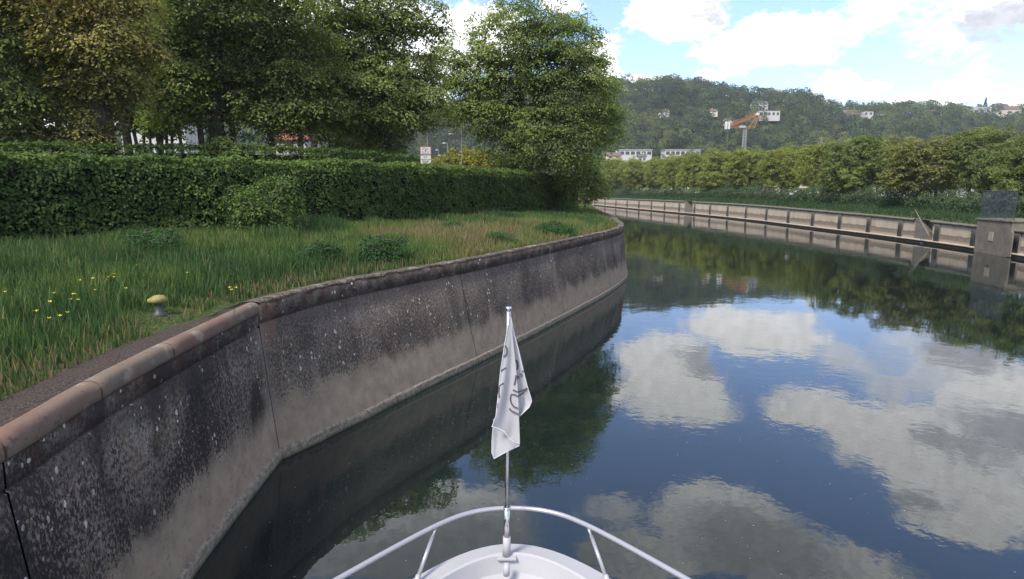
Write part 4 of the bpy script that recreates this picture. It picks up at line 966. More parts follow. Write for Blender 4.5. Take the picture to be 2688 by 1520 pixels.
# ------------------------------------------------------------------ buildings
def house(name, u0, u1, vt, vb, Y, label, wall_m, roof_m, style='gable', depth=None, wins=2, rows=1, cat='house', rz=0, roof_h=.35, zg=None, eave=.35):
    X0, _, zt = at_y(u0, vt, Y); X1, _, zb = at_y(u1, vb, Y); W = X1 - X0; Ht = zt - zb; depth = depth or W * .7; e = empty(name, ((X0 + X1) / 2, Y, zb), label, cat, rz=rz)
    hw = Ht * (1 - roof_h) if style == 'gable' else Ht * .92; base = -(zb - zg) if zg is not None else -3.5
    MB().box((0, depth / 2, (hw + base) / 2), (W, depth, hw - base)).build('wall', wall_m, e)
    if style == 'gable':
        o_ = eave; m = MB(); y0, y1, ym = -o_, depth + o_, depth / 2; xx = W / 2 + o_; z0 = hw - .05
        m.add([(-xx, y0, z0), (xx, y0, z0), (xx, ym, Ht), (-xx, ym, Ht), (-xx, y1, z0), (xx, y1, z0), (-xx, y0, z0 + .15), (xx, y0, z0 + .15), (xx, ym, Ht + .17), (-xx, ym, Ht + .17), (-xx, y1, z0 + .15), (xx, y1, z0 + .15)],
              [(0, 3, 2, 1), (3, 4, 5, 2), (6, 7, 8, 9), (9, 8, 11, 10), (0, 1, 7, 6), (4, 10, 11, 5), (0, 6, 9, 3), (3, 9, 10, 4), (1, 2, 8, 7), (2, 5, 11, 8)])
        m.add([(-W / 2 + .01, .02, z0), (-W / 2 + .01, depth - .02, z0), (-W / 2 + .01, ym, Ht - .1)], [(0, 1, 2)]); m.add([(W / 2 - .01, .02, z0), (W / 2 - .01, depth - .02, z0), (W / 2 - .01, ym, Ht - .1)], [(0, 2, 1)])
        r_ = m.build('roof', roof_m, e); MB().box((W * .22, ym + .3, Ht + .3), (.6, .6, 1.1)).build('chimney', wall_m, r_)
    else:
        MB().box((0, depth / 2, Ht * .96), (W + eave * 2, depth + eave * 2, Ht * .08)).build('roof', roof_m, e)
    for r_ in range(rows):
        for k in range(wins):
            band = style == 'flat' and wins >= 6; w_ = W / wins * (.72 if band else .5); h_ = hw / rows * (.5 if band else .45); x_ = -W / 2 + (k + .5) * W / wins; z_ = (r_ + .5) * hw / rows
            fo = MB().box((x_, -.02, z_), (w_ + .15, .08, h_ + .15)).build('window', M['white_paint'], e); MB().box((x_, -.055, z_), (w_, .03, h_)).build('pane', M['glass'], fo)
    return e
s2 = 1 / KD
# at the foot of the hill
house('building', 1626 * s2, 1711 * s2, 392 * s2, 410 * s2, 330, 'white flat roofed building, the first seen right of the big tree', M['render_white'], M['white_paint'], 'flat', 10, 6, 1, 'building')
house('building', 1747 * s2, 1838 * s2, 392 * s2, 410 * s2, 330, 'white flat roofed building beside a dome roof at the foot of the hill', M['render_white'], M['white_paint'], 'flat', 10, 7, 1, 'building')
house('house', 1594 * s2, 1630 * s2, 400 * s2, 416 * s2, 310, 'brown roofed house half hidden beside the big tree', M['render_cream'], M['roof_brown'], roof_h=.6)
house('house', 1676 * s2, 1696 * s2, 405 * s2, 424 * s2, 300, 'little white gabled house below the first flat roofed building', M['render_white'], M['roof_grey'])
house('house', 1781 * s2, 1826 * s2, 409 * s2, 432 * s2, 290, 'red roofed house just above the far tree row', M['render_cream'], M['roof_red'], roof_h=.7)
house('house', 2497 * s2, 2534 * s2, 392 * s2, 412 * s2, 130, 'salmon roofed house among the trees on the right', M['render_cream'], M['roof_red'], roof_h=.5)
# on the slopes: distances follow the hill below
HILL = []   # filled once the hill function exists

# ------------------------------------------------------------------ hill
rid_u = [-900, -200, 400, 900, 1100, 1300, 1515, 1600, 1700, 1800, 1880, 2000, 2060, 2095, 2130, 2200, 2300, 2400, 2575, 2800, 3300]
rid_v = [330, 315, 300, 290, 278, 250, 224, 218, 213, 228, 240, 246, 268, 288, 278, 276, 272, 284, 280, 272, 320]
RY = 760.; FY = 345.
def hill_z(x, y):
    x = np.asarray(x, float); y = np.asarray(y, float)
    u = 1287 + (x / np.maximum(y, 1)) * 1533 * .9976
    rv = np.interp(u, rid_u, rid_v); t = (rv - 728 / 1) / 1533; el_ = np.tan(np.arctan((728 - rv) / 1533) - PITCH)
    ridge = CAMZ + el_ * RY - 9
    k = smooth(y, FY, RY) ** .85
    n = (fbm(x * .008, y * .008, 0, 31) - .5) * 26 * k * (1 - smooth(y, RY - 130, RY - 10))
    z = 3.5 + (ridge - 3.5) * k + n
    return np.where(y > RY, z - (y - RY) * .12, z)
xs = np.linspace(-1100, 1200, 150); ys = np.r_[np.linspace(300, 780, 60), np.linspace(800, 1300, 12)]
XX, YY = np.meshgrid(xs, ys); ZZ = hill_z(XX, YY); V = np.c_[XX.ravel(), YY.ravel(), ZZ.ravel()]; nc = len(xs)
tag(link('hill', np_mesh('hill', V, [(r * nc + c, r * nc + c + 1, (r + 1) * nc + c + 1, (r + 1) * nc + c) for r in range(len(ys) - 1) for c in range(nc - 1)], smooth_=True), M['forest_floor']), kind='structure')

def on_hill(u, v):
    x, y, z = ray(u, v)
    for Y in np.arange(FY, RY + 20, 2.):
        if CAMZ + z / y * Y <= float(hill_z(x / y * Y, Y)) + 6: return Y
    return RY
clear = []     # columns in front of houses are kept open
def hh(u0, u1, vt, vb, label, wm, rm, **kw):
    u0, u1, vt, vb = [q * s2 for q in (u0, u1, vt, vb)]; Y = on_hill((u0 + u1) / 2, vb) - 4
    house('house', u0, u1, vt, vb, Y, label, wm, rm, **kw); X = at_y((u0 + u1) / 2, vb, Y)[0]; clear.append(((u0 + u1) / 2, (u1 - u0) / 2 + 4, vb, Y))
hh(1980, 2016, 264, 283, 'white house standing alone on the wooded hill, above the crane', M['render_white'], M['roof_grey'], wins=3, rows=2)
hh(1992, 2047, 289, 307, 'long white house with a flat grey roof right behind the crane tip', M['render_white'], M['roof_grey'], style='flat', wins=5)
hh(1729, 1757, 287, 299, 'small pale house buried in the woods in the middle of the hill', M['render_white'], M['roof_brown'], roof_h=.6)
hh(1846, 1884, 285, 296, 'faint brown roofed house in the woods left of the lone white house', M['render_cream'], M['roof_brown'], roof_h=.6)
hh(2220, 2262, 287, 309, 'dark roofed chalet with a small white gable near the ridge', M['render_cream'], M['roof_brown'], roof_h=.65)
hh(2268, 2292, 291, 304, 'low white house right of the dark roofed chalet', M['render_white'], M['roof_grey'], style='flat')
hh(2434, 2471, 288, 303, 'grey roofed house on the right shoulder of the ridge', M['render_white'], M['roof_brown'], roof_h=.6)
hh(2518, 2555, 277, 299, 'brown house with a dark overhanging roof left of the white ridge villa', M['wood'], M['roof_brown'], roof_h=.3, eave=1.2)
hh(2556, 2600, 281, 304, 'white villa with three tall windows on the ridge at right', M['render_white'], M['render_white'], style='flat', wins=3)
hh(2600, 2632, 292, 303, 'low white wing between the ridge villa and the last house', M['render_white'], M['roof_grey'], style='flat', wins=2)
hh(2616, 2650, 271, 294, 'glass fronted gabled house at the right end of the ridge', M['render_white'], M['roof_grey'], roof_h=.5, wins=3)
hh(2642, 2680, 277, 302, 'cream house with a brown roof, last on the ridge at right', M['render_cream'], M['roof_brown'], roof_h=.45)
hh(2324, 2350, 354, 378, 'white house with a dark dormer low on the right slope', M['render_white'], M['roof_grey'], roof_h=.5)
hh(2154, 2181, 360, 376, 'little brown roofed house low on the slope behind the tree row', M['render_cream'], M['roof_brown'], roof_h=.5)
hh(1620, 1650, 224, 230, 'pale flat building peeping over the ridge at left', M['render_white'], M['render_white'], style='flat')
hh(1904, 1925, 310, 318, 'tiny pale roof among trees left of the crane counterweight', M['render_cream'], M['roof_brown'])
hh(2345, 2362, 304, 312, 'tiny white roof in the right woods below the ridge', M['render_white'], M['render_white'], style='flat')
hh(2408, 2440, 306, 313, 'tiny white wall in the right woods beneath the grey roofed house', M['render_white'], M['render_white'], style='flat')
# behind the far tree row and behind the park
house('building', 2200, 2385, 456, 482, 102, 'long low white building glimpsed under the far tree row', M['render_white'], M['roof_grey'], 'flat', 8, 9, 1, 'building', zg=3.5)
house('building', 1900, 2070, 456, 470, 150, 'pale long building glimpsed through the middle of the far tree row', M['render_cream'], M['roof_grey'], 'flat', 8, 9, 1, 'building', zg=3.5)
house('building', 1600, 1760, 456, 466, 240, 'pale building glimpsed through the distant end of the tree row', M['render_cream'], M['roof_grey'], 'flat', 8, 8, 1, 'building', zg=3.5)
house('house', 2520, 2572, 405, 490, 85, 'white house behind the pier railing at the right edge', M['render_white'], M['roof_grey'], 'gable', 8, 2, 2, zg=4, roof_h=.3)
house('house', 690, 770, 320, 395, 100, 'white house with a red roof behind the park trees', M['render_white'], M['roof_red'], 'gable', 8, 3, 1, zg=4, roof_h=.45)
house('building', 300, 470, 285, 400, 125, 'pale building behind the slender grove', M['render_white'], M['roof_grey'], 'flat', 8, 6, 2, 'building', zg=4)
house('building', -60, 110, 340, 400, 105, 'pale grey building low behind the hedge at the left edge', M['render_cream'], M['roof_grey'], 'flat', 8, 5, 1, 'building', zg=4)

# forest on the hill: one wood
def hill_forest():
    rng = np.random.default_rng(5); n = 6500; y = FY + (RY + 40 - FY) * rng.random(n) ** .8; x = y * rng.uniform(-.42, .98, n); z = hill_z(x, y)
    u = 1287 + x / y * 1533 * .9976; keep = np.ones(n, bool)
    for (cu, hw, vb, Yh) in clear:
        keep &= ~((np.abs(u - cu) < hw) & (y > Yh - (50 if hw > 22 else 20)) & (y < Yh + 14))
    keep &= ~((u < 1000) & (rng.random(n) < .6)); x, y, z = x[keep], y[keep], z[keep]; n = len(x)
    r = rng.uniform(3.2, 6.6, n); h = rng.uniform(8, 17, n) * (.75 + .25 * (r / 6)); k = 105; d0 = 0; d = unit(rng.normal(0, 1, (n, k, 3))); d[..., 2] = np.where(d[..., 2] < -.45, -d[..., 2], d[..., 2]); d[..., 1] = np.where(d[..., 1] > .35, -d[..., 1], d[..., 1])
    lump = .8 + .4 * fbm(d[..., 0] * 2 + x[:, None], d[..., 1] * 2 + y[:, None], d[..., 2] * 2, 3)
    P = np.stack([x[:, None] + d[..., 0] * r[:, None] * lump, y[:, None] + d[..., 1] * r[:, None] * lump, (z + h * .55)[:, None] + d[..., 2] * (h * .5)[:, None] * lump], -1)
    N = d + rng.normal(0, .28, d.shape); D = np.cross(N, rng.normal(0, 1, d.shape)); L = np.repeat(r * .25, k) * (.6 + .8 * rng.random(n * k))
    V, F = leaf_quads(P.reshape(-1, 3), D.reshape(-1, 3), unit(N.reshape(-1, 3)), L, L * .8)
    sp = rng.random(n); t0 = np.clip(.0 + .75 * sp ** 1.3 + .35 * (fbm(x * .02, y * .02, 0, 9) - .5) * 2, 0, 1); t = np.clip(t0[:, None] + rng.normal(0, .07, (n, k)), 0, 1).ravel()
    tag(link('hillside_forest', np_mesh('hillside_forest', V, F, t), M['leaf_forest']), 'dense broadleaf forest covering the hill', 'forest', kind='stuff')
hill_forest()
def hill_tree(name, u, v_top, wpx, label, seed, conifer=False):
    Y = RY - 6; X, _, zt = at_y(u, v_top, Y); zg = float(hill_z(X, Y)); H = max(10, zt - zg); r = wpx * Y / 1533 / 2; rng = np.random.default_rng(seed)
    if conifer:
        n = 900; z = H * (.1 + .9 * rng.random(n)); a = rng.random(n) * 6.28; rr = r * (1 - z / H) * (.5 + .5 * rng.random(n)) * 1.25; C = np.c_[np.cos(a) * rr, np.sin(a) * rr, z]
        V, F = leaf_quads(C, np.c_[np.cos(a), np.sin(a), a * 0 - .5], rng.normal(0, .4, (n, 3)) + [0, 0, 1], np.full(n, 1.5), np.full(n, .9)); tn = rng.random(n) * .5
    else:
        P, d = crown_points(ellipse_lobes(0, H * .62, r, r, H * .42, seed, 6), 260, rng, .75); V, F, tn = sprays(P, d, rng, 9, 1.3, 1.3, .3, .5, rng.random(260) * .6)
    e = empty(name, (X, Y, zg), label, 'tree'); link('crown', np_mesh('crown', V, F, tn), M['leaf_forest'], e); MB().tube([(0, 0, -1), (0, 0, H * .6)], [.5, .25], 6).build('trunk', M['bark'], e)
hill_tree('tree', 1677, 196, 42, 'leftmost of four round crowned trees on the hilltop skyline', 1)
hill_tree('tree', 1705, 197, 46, 'wide round tree second from left on the hilltop skyline', 2)
hill_tree('tree', 1733, 199, 38, 'narrower round tree third on the hilltop skyline', 3)
hill_tree('tree', 1761, 198, 50, 'tall egg shaped tree fourth on the hilltop skyline', 4)
hill_tree('tree', 1815, 213, 26, 'small round tree on the skyline right of the four tall ones', 6)
hill_tree('tree', 2140, 252, 40, 'wide tree on the skyline just right of the notch in the ridge', 7)
hill_tree('tree', 2270, 256, 70, 'broad group crown on the skyline above the dark roofed chalet', 8)
hill_tree('tree', 2390, 258, 26, 'slim tree on the skyline left of the ridge villa', 9)
hill_tree('tree', 1608, 210, 16, 'small lone tree on the skyline at the left of the hill', 10)
hill_tree('conifer', 2480, 245, 22, 'dark pointed conifer behind the white ridge villa', 11, True)
hill_tree('conifer', 2462, 262, 16, 'shorter conifer left of the tall pointed one', 12, True)

# ------------------------------------------------------------------ far tree row along the opposite bank
rows = [make_tree_meshes('bank_tree', 0, .22, ellipse_lobes(0, 4.9, 5.0, 4.4, 5.3, sd_, 12), 1000, 26, .55, .26, sd_, droop=.4, sides=4, layer=.12) for sd_ in (71, 72, 73)]
# u centre, top v, half width px, inland offset, leaf kind, words
fr = [(2575, 330, 70, 6, 'leaf_plane_green', 'green tree standing right above the concrete pier at the right edge'),
      (2482, 312, 88, 8, 'leaf_plane_green', 'tallest dark green tree left of the pier railing'),
      (2318, 340, 100, 5, 'leaf_plane_rust', 'rusty tinted tree with a bare trunk in front of the long white building'),
      (2250, 352, 62, 11, 'leaf_plane', 'olive tree tucked behind the left side of the rusty tinted tree'),
      (2140, 338, 82, 6, 'leaf_plane_green', 'broad green tree left of the rusty tinted one'),
      (2050, 358, 55, 7, 'leaf_plane', 'yellow green tree between the broad green tree and the marker lamp'),
      (1968, 368, 60, 7, 'leaf_plane', 'yellow green tree behind the marker lamp'),
      (1885, 372, 55, 7, 'leaf_plane', 'yellow green tree left of the marker lamp below the crane counterweight'),
      (1815, 376, 52, 7, 'leaf_plane', 'rounded olive tree in the middle of the row left of the crane'),
      (1755, 384, 45, 7, 'leaf_plane', 'olive tree below the red roofed house'),
      (1700, 390, 42, 6, 'leaf_plane', 'low olive tree right of the little white gabled house'),
      (1652, 396, 42, 6, 'leaf_plane', 'olive tree below the first flat roofed building'),
      (1600, 398, 46, 6, 'leaf_plane', 'bright olive tree near the distant end of the row'),
      (1545, 398, 48, 6, 'leaf_plane', 'last olive tree of the row, touching the big tree'),
      (1495, 405, 50, 6, 'leaf_plane_green', 'green tree half hidden by the big rounded tree across the water'),
      (2660, 320, 90, 7, 'leaf_plane_green', 'green tree beyond the right edge of the row')]
for i, (u, vt, hw, off, lf, lab) in enumerate(fr):
    s_ = fw_s(u * KD + (0)); 
    for _ in range(3):
        x, y = fw_at(s_, off); err = mark_u(float(x), float(y), 4) - u; s_ += err * (.02 + float(y) ** 2 / 60000)
    x, y = map(float, fw_at(s_, off)); zt = at_y(u, vt, y)[2]; zg = float(fz(s_)) + 1.15; H = (zt - zg) / 8.9; W_ = hw * y / 1533 / 4.8
    if i == 15: lab = 'green tree cut by the right edge of the photo beyond the pier'
    place_tree('bank_tree', rows[i % 3], (x, y, zg), lab, M[lf], M['bark_pale'], 'trees in a row along the opposite bank', i * 1.3, (W_, W_, H), copy=True)
for i, (u, vt, hw, off, lf, lab) in enumerate([(2410, 350, 70, 15, 'leaf_plane_green', 'green tree in the second rank between the rusty tinted and the tallest tree'), (2195, 352, 70, 16, 'leaf_plane_green', 'green tree in the second rank left of the rusty tinted tree'),
        (2095, 352, 60, 15, 'leaf_plane', 'olive tree in the second rank behind the broad green tree'), (2010, 366, 50, 15, 'leaf_plane', 'olive tree in the second rank right of the marker lamp'), (1925, 370, 50, 15, 'leaf_plane_green', 'green tree in the second rank below the crane mast'),
        (1850, 374, 45, 15, 'leaf_plane', 'olive tree in the second rank below the crane counterweight'), (1785, 380, 45, 15, 'leaf_plane_green', 'green tree in the second rank right of the red roofed house'), (1728, 388, 42, 15, 'leaf_plane', 'olive tree in the second rank left of the red roofed house'),
        (1675, 395, 42, 14, 'leaf_plane_green', 'green tree in the second rank under the flat roofed buildings'), (1625, 398, 42, 14, 'leaf_plane', 'olive tree in the second rank under the first flat roofed building'), (1570, 398, 45, 14, 'leaf_plane', 'olive tree in the second rank near the distant end'), (2530, 330, 70, 15, 'leaf_plane_green', 'green tree in the second rank behind the pier')]):
    s_ = fw_s(u * KD)
    for _ in range(3):
        x, y = fw_at(s_, off); err = mark_u(float(x), float(y), 4) - u; s_ += err * (.02 + float(y) ** 2 / 60000)
    x, y = map(float, fw_at(s_, off)); zt = at_y(u, vt, y)[2]; zg = float(fz(s_)) + 1.4; H = (zt - zg) / 8.9; W_ = hw * y / 1533 / 4.8
    place_tree('bank_tree', rows[(i + 1) % 3], (x, y, zg), lab, M[lf], M['bark_pale'], 'trees in a row along the opposite bank', i * 2.3 + 1, (W_, W_, H))
# understorey along the far bank
def far_hedge():
    rng = np.random.default_rng(4); n = 14000; s = 25 + (FS[-1] - 40) * rng.random(n) ** 1.3; t = 3.2 + 3.6 * rng.random(n); x, y = fw_at(s, t); hh_ = .8 + 2.0 * fbm(s * .25, s * 0, 0, 6)
    z = fz(s) + np.interp(t, (3, 4, 5, 7), (.5, .8, 1.1, 1.4)) + hh_ * rng.random(n) ** .7; C = np.c_[x, y, z]; V, F, t_ = sprays(C, np.c_[-np.ones(n), np.zeros(n), np.zeros(n)], rng, 9, .35, .22, .4, .4, np.clip(fbm(x * .4, y * .2, z, 7) * 1.2 - .2, 0, 1) * .7)
    o = link('hedge', np_mesh('hedge', V, F, t_), M['leaf_dark']); tag(o, 'low shaggy dark hedge under the far tree row', 'hedge')
far_hedge()

# ------------------------------------------------------------------ crane
Yc = 262.; def_z = lambda v: at_y(0, v * s2, Yc)[2]
cx = at_y(1975.5 * s2, 0, Yc)[0]; cr = empty('crane', (cx, Yc, 4.5), 'orange folded tower crane on a grey mast above the tree row', 'crane')
def cp(u, v, y=0.): X, _, Z = at_y(u * s2, v * s2, Yc); return np.array((X - cx, y, Z - 4.5))
def lattice(m, a, b, h, w, n, r=.05):
    a, b = np.array(a, float), np.array(b, float); d = b - a; up = np.array((0, 0, 1.)); up = up - d * up.dot(d) / d.dot(d); up /= np.linalg.norm(up); sd2 = np.array((0, 1., 0)) * w / 2
    cor = [sd2 - up * h / 2, -sd2 - up * h / 2, up * h / 2]
    for c in cor: m.tube([a + c, b + c], r, 5)
    for k in range(n):
        t0, t1 = k / n, (k + .5) / n; t2 = (k + 1) / n
        for q in (0, 1): m.tube([a + d * t0 + cor[q], a + d * t1 + cor[2]], r * .6, 4); m.tube([a + d * t1 + cor[2], a + d * t2 + cor[q]], r * .6, 4)
        m.tube([a + d * t0 + cor[0], a + d * t0 + cor[1]], r * .6, 4)
m = MB(); zm = cp(1975.5, 338)[2]
for sx in (-.55, .55):
    for sy in (-.55, .55): m.tube([(sx, sy, -1), (sx, sy, zm)], .13, 5)
k = 0; z_ = 0.
while z_ < zm - 1.2:
    for sy in (-.55, .55): m.tube([(-.55, sy, z_), (.55, sy, z_ + 1.2)], .07, 4)
    for sx in (-.55, .55): m.tube([(sx, -.55, z_), (sx, .55, z_ + 1.2)], .07, 4)
    z_ += 1.2
m.build('mast', M['pole_grey'], cr)
m = MB(); lattice(m, cp(1915, 333), cp(1981, 334), .8, .8, 9); m.build('counter_jib', M['orange'], cr)
m = MB(); lattice(m, cp(1917, 324), cp(1988, 299), .8, .8, 12); lattice(m, cp(1918, 331), cp(1986, 303), .5, .6, 10, .08); m.build('jib', M['orange'], cr)
m = MB(); lattice(m, cp(1979, 335), cp(1989, 303), .7, .8, 5); m.tube([cp(1966, 336), cp(1987, 303)], .09, 5); m.build('tower_head', M['orange'], cr)
for u in (1906, 1913): MB().box(tuple(cp(u, 329.5)), (.75, 1.3, cp(0, 319.5)[2] - cp(0, 339.5)[2])).build('counterweight', M['concrete_block'], cr, bevel=.04)
MB().box(tuple(cp(1988, 300)), (1.1, 1.2, 1.0)).build('pulley_block', M['concrete_block'], cr, bevel=.1)
MB().box(tuple(cp(1948, 333, -.62)), (2.6, .08, .75)).build('sign_board', M['white_paint'], cr)
MB().tube([cp(1909, 340), cp(1909, 385)], .06, 5).build('cable', M['pole_grey'], cr)

# ------------------------------------------------------------------ boat
boat = empty('boat', (0, 0, 0), 'white bow of the boat the picture is taken from', 'boat')
def bow_half(y, y_tip, w, p): return w * max(0., 1 - (max(y, -2) + 2) / (y_tip + 2)) ** p if y < y_tip else 0.
def outline(tip, kx, n=40, back=-6., maxw=2.7):
    """right-hand half outline from the stem aft: x = kx*sqrt(tip-y) flattening to maxw"""
    P = []
    for i in range(n + 1):
        d = (i / n) ** 2 * (tip - back); x = kx * math.sqrt(d) * (1 + .10 * d) if d < 2.5 else None
        if x is None: x = min(maxw, kx * math.sqrt(2.5) * 1.25 + (d - 2.5) * .35)
        P.append((min(x, maxw), tip - d))
    return P
def loop(P, z): return [(x, y, z) for x, y in P] + [(-x, y, z) for x, y in P[::-1][:-1]]
Od = outline(5.18, 1.10)
m = MB(); rings = []
levels = [(5.18, 1.10, 1.80, 1), (5.20, 1.10, 1.77, 1), (5.18, 1.10, 1.70, 1), (5.10, 1.05, 1.45, .97), (4.6, .85, .5, .85), (4.2, .7, -.6, .7)]
n = None
for tip, kx, z, s_ in levels:
    L = loop(outline(tip, kx, maxw=2.7 * s_), z); n = len(L); rings += L
F = [(r * n + c, (r + 1) * n + c, (r + 1) * n + (c + 1) % n, r * n + (c + 1) % n) for r in range(len(levels) - 1) for c in range(n)]
m.add(rings, F); m.build('hull', M['white_paint'], boat, True)
# bulwark top, inner lip and foredeck
Oi = outline(4.985, .97); 
def strip(A, B, m):
    n = len(A); m.add(A + B, [(i, n + i, n + (i + 1) % n, (i + 1) % n) for i in range(n)])
m = MB(); strip(loop(Od, 1.802), loop(Oi, 1.83), m); m.build('bow_top', M['white_paint'], boat, True)
m = MB(); Ol = outline(4.965, .965); Om = outline(4.94, .96)
strip(loop(Oi, 1.829), loop(Ol, 1.855), m); strip(loop(Ol, 1.855), loop(Om, 1.845), m); strip(loop(Om, 1.845), loop(outline(4.90, .95), 1.70), m); strip(loop(outline(4.90, .95), 1.70), loop(outline(4.80, .93), 1.655), m)
m.build('bow_lip', M['white_paint'], boat, True)
m = MB(); L = loop(outline(4.80, .93), 1.655); m.add(L, [tuple(range(len(L)))]); m.build('foredeck', M['white_paint'], boat)
# dark deck fitting just inside
MB().lathe([(.26, .0), (.26, .03), (.05, .04)], (0, 4.22, 1.66), 24).build('deck_hatch', M['pole_dark'], boat, True)
# bow rail
rm = [on_z(*q, 2.15) for q in ((1275, 1277), (1330, 1280), (1390, 1292), (1450, 1316), (1520, 1352), (1610, 1402), (1705, 1456))]
rh = [(0 if i == 0 else q[0] - on_z(1270, 1300, 2.15)[0], q[1]) for i, q in enumerate(rm)]; rh += [(rh[-1][0] + .45, rh[-1][1] - .55), (rh[-1][0] + .75, rh[-1][1] - 1.5), (rh[-1][0] + .85, rh[-1][1] - 3)]
def rail_at(t):
    k = np.arange(len(rh)); return float(np.interp(t, k, [q[0] for q in rh])), float(np.interp(t, k, [q[1] for q in rh]))
rc = chaikin(chaikin([(-q[0], q[1]) for q in rh[:0:-1]] + rh)); pts = [(q[0], q[1], 2.15) for q in rc]
MB().tube(pts, .021, 12).build('bow_rail', M['white_metal'], boat, True)
for s_ in (-1, 1):
    X, yy = rail_at(3.15)
    top_ = np.array((s_ * X, yy, 2.14)); bot = np.array((s_ * .79, 4.58, 1.83)); mid_ = top_ * .82 + bot * .18; mi2 = top_ * .12 + bot * .88
    MB().tube([top_, mid_], .012, 10).tube([mid_, mi2], .017, 10).build('stanchion', M['white_metal'], boat, True)
    MB().tube([mi2, bot], .023, 10).build('stanchion_socket', M['white_paint'], boat, True)
    bt2 = np.array((s_ * 1.75, 3.1, 1.82)); tp2 = np.array((s_ * rail_at(6.8)[0], rail_at(6.8)[1], 2.14)); MB().tube([tp2, bt2], .017, 10).build('stanchion', M['white_metal'], boat, True)
# flagstaff
SX = on_z(1274, 1400, 1.83)[0]; SY = on_z(1274, 1400, 1.83)[1]; ztop = at_y(1279, 770, SY)[2]; XT = at_y(1279, 770, SY)[0] - SX
fs_ = empty('flagstaff', (SX, SY, 1.822), 'steel flagstaff standing on the white bow of the boat', 'flagstaff')
H_ = ztop - 1.822; lean = lambda z: (XT * z / H_, 0, z)
MB().box((0, 0, .010), (.17, .10, .02)).build('base_plate', M['white_paint'], fs_, bevel=.004)
MB().tube([(0, 0, .02), lean(.20)], [.036, .033], 16).build('socket', M['white_paint'], fs_, True)
MB().tube([lean(.19), lean(.46)], .026, 16).tube([lean(.46), lean(.475)], .031, 16).build('sleeve', M['steel'], fs_, True)
MB().tube([lean(.46), lean(H_ - .03)], [.0195, .0185], 14).build('shaft', M['steel'], fs_, True)
MB().lathe([(.022, 0), (.026, .006), (.026, .028), (.018, .034)], lean(H_ - .035), 16).build('top_cap', M['steel'], fs_, True)
MB().tube([(0, -.16, -.06), (0, -.16, .0), (0, -.13, .03)], .028, 12).build('lower_bracket', M['white_paint'], fs_, True)

# flag: read from a 3.164x enlargement whose corner sits at source pixel (1200, 780)
def fp(a, b, dy=0.):
    X, Y_, Z = at_y((1200 + a / 3.164) * s2, (780 + b / 3.164) * s2, SY - .06 + dy); return X - SX, Y_ - SY, Z - 1.822
flag = empty('flag', (SX, SY, 1.822), 'white flag with grey lettering hanging limp from the staff', 'flag')
def sheet2(left, right, dfun, name, n=46, k=26):
    """cloth between two edges given as (x, y) lists; dfun(t, w) = depth toward the viewer"""
    L = np.array(left, float); Rr = np.array(right, float); tl = np.r_[0, np.cumsum(np.hypot(*np.diff(L, axis=0).T))]; tl /= tl[-1]; tr_ = np.r_[0, np.cumsum(np.hypot(*np.diff(Rr, axis=0).T))]; tr_ /= tr_[-1]
    P = []
    for i in range(n):
        t = i / (n - 1); a = (np.interp(t, tl, L[:, 0]), np.interp(t, tl, L[:, 1])); b = (np.interp(t, tr_, Rr[:, 0]), np.interp(t, tr_, Rr[:, 1]))
        for j in range(k):
            w_ = j / (k - 1); P.append(fp(a[0] * (1 - w_) + b[0] * w_, a[1] * (1 - w_) + b[1] * w_, -dfun(t, w_)))
    m = MB(); m.add(P, [(i * k + j, i * k + j + 1, (i + 1) * k + j + 1, (i + 1) * k + j) for i in range(n - 1) for j in range(k - 1)])
    return m
FR_ = 0
front_l = [(434, 165), (415, 270), (395, 380), (376, 500), (360, 600), (340, 800), (320, 990), (288, 1075)]
front_r = [(444, 165), (456, 300), (470, 420), (490, 600), (505, 800), (513, 990), (518, 1120), (520, 1218)]
fd1 = lambda t, w: .03 + .035 * t * math.sin(w * 5.4 + .5 + t) + .010 * math.sin(w * 11 + t * 9) * t
sheet2(front_l, front_r, fd1, 'front').build('front_fold', M['cloth'], flag, True)
back_l = [(440, 165), (452, 330), (462, 500), (474, 650), (482, 800), (486, 930), (500, 985)]
back_r = [(448, 165), (480, 320), (512, 440), (540, 560), (565, 665), (590, 760), (616, 840), (621, 865), (600, 915), (520, 990)]
fd2_ = lambda t, w: -.01 - .05 * t * (1 - w) + .02 * t * math.sin(w * 5 + 2)
sheet2(back_l, back_r, fd2_, 'side').build('side_fold', M['cloth'], flag, True)
low_l = [(300, 1010), (298, 1085), (289, 1200), (288, 1290), (305, 1342)]
low_r = [(505, 1000), (518, 1100), (521, 1190), (520, 1225), (518, 1232)]
fd3 = lambda t, w: -.02 - .02 * math.sin(w * 4 + t * 2)
sheet2(low_l, low_r, fd3, 'low').build('lower_fold', M['cloth'], flag, True)
m = MB()
def stroke(pts, wd, d=.085):
    P = []
    for i, p in enumerate(pts):
        a = np.array(pts[max(0, i - 1)], float); b = np.array(pts[min(len(pts) - 1, i + 1)], float); q = b - a; q /= np.linalg.norm(q) + 1e-9; nrm = np.array((-q[1], q[0])) * wd * .68
        P += [fp(p[0] + nrm[0], p[1] + nrm[1], -dd(p, d)), fp(p[0] - nrm[0], p[1] - nrm[1], -dd(p, d))]
    m.add(P, [(2 * i, 2 * i + 1, 2 * i + 3, 2 * i + 2) for i in range(len(pts) - 1)])
def edge_x(E, y): E = np.array(E, float); return float(np.interp(y, E[:, 1], E[:, 0]))
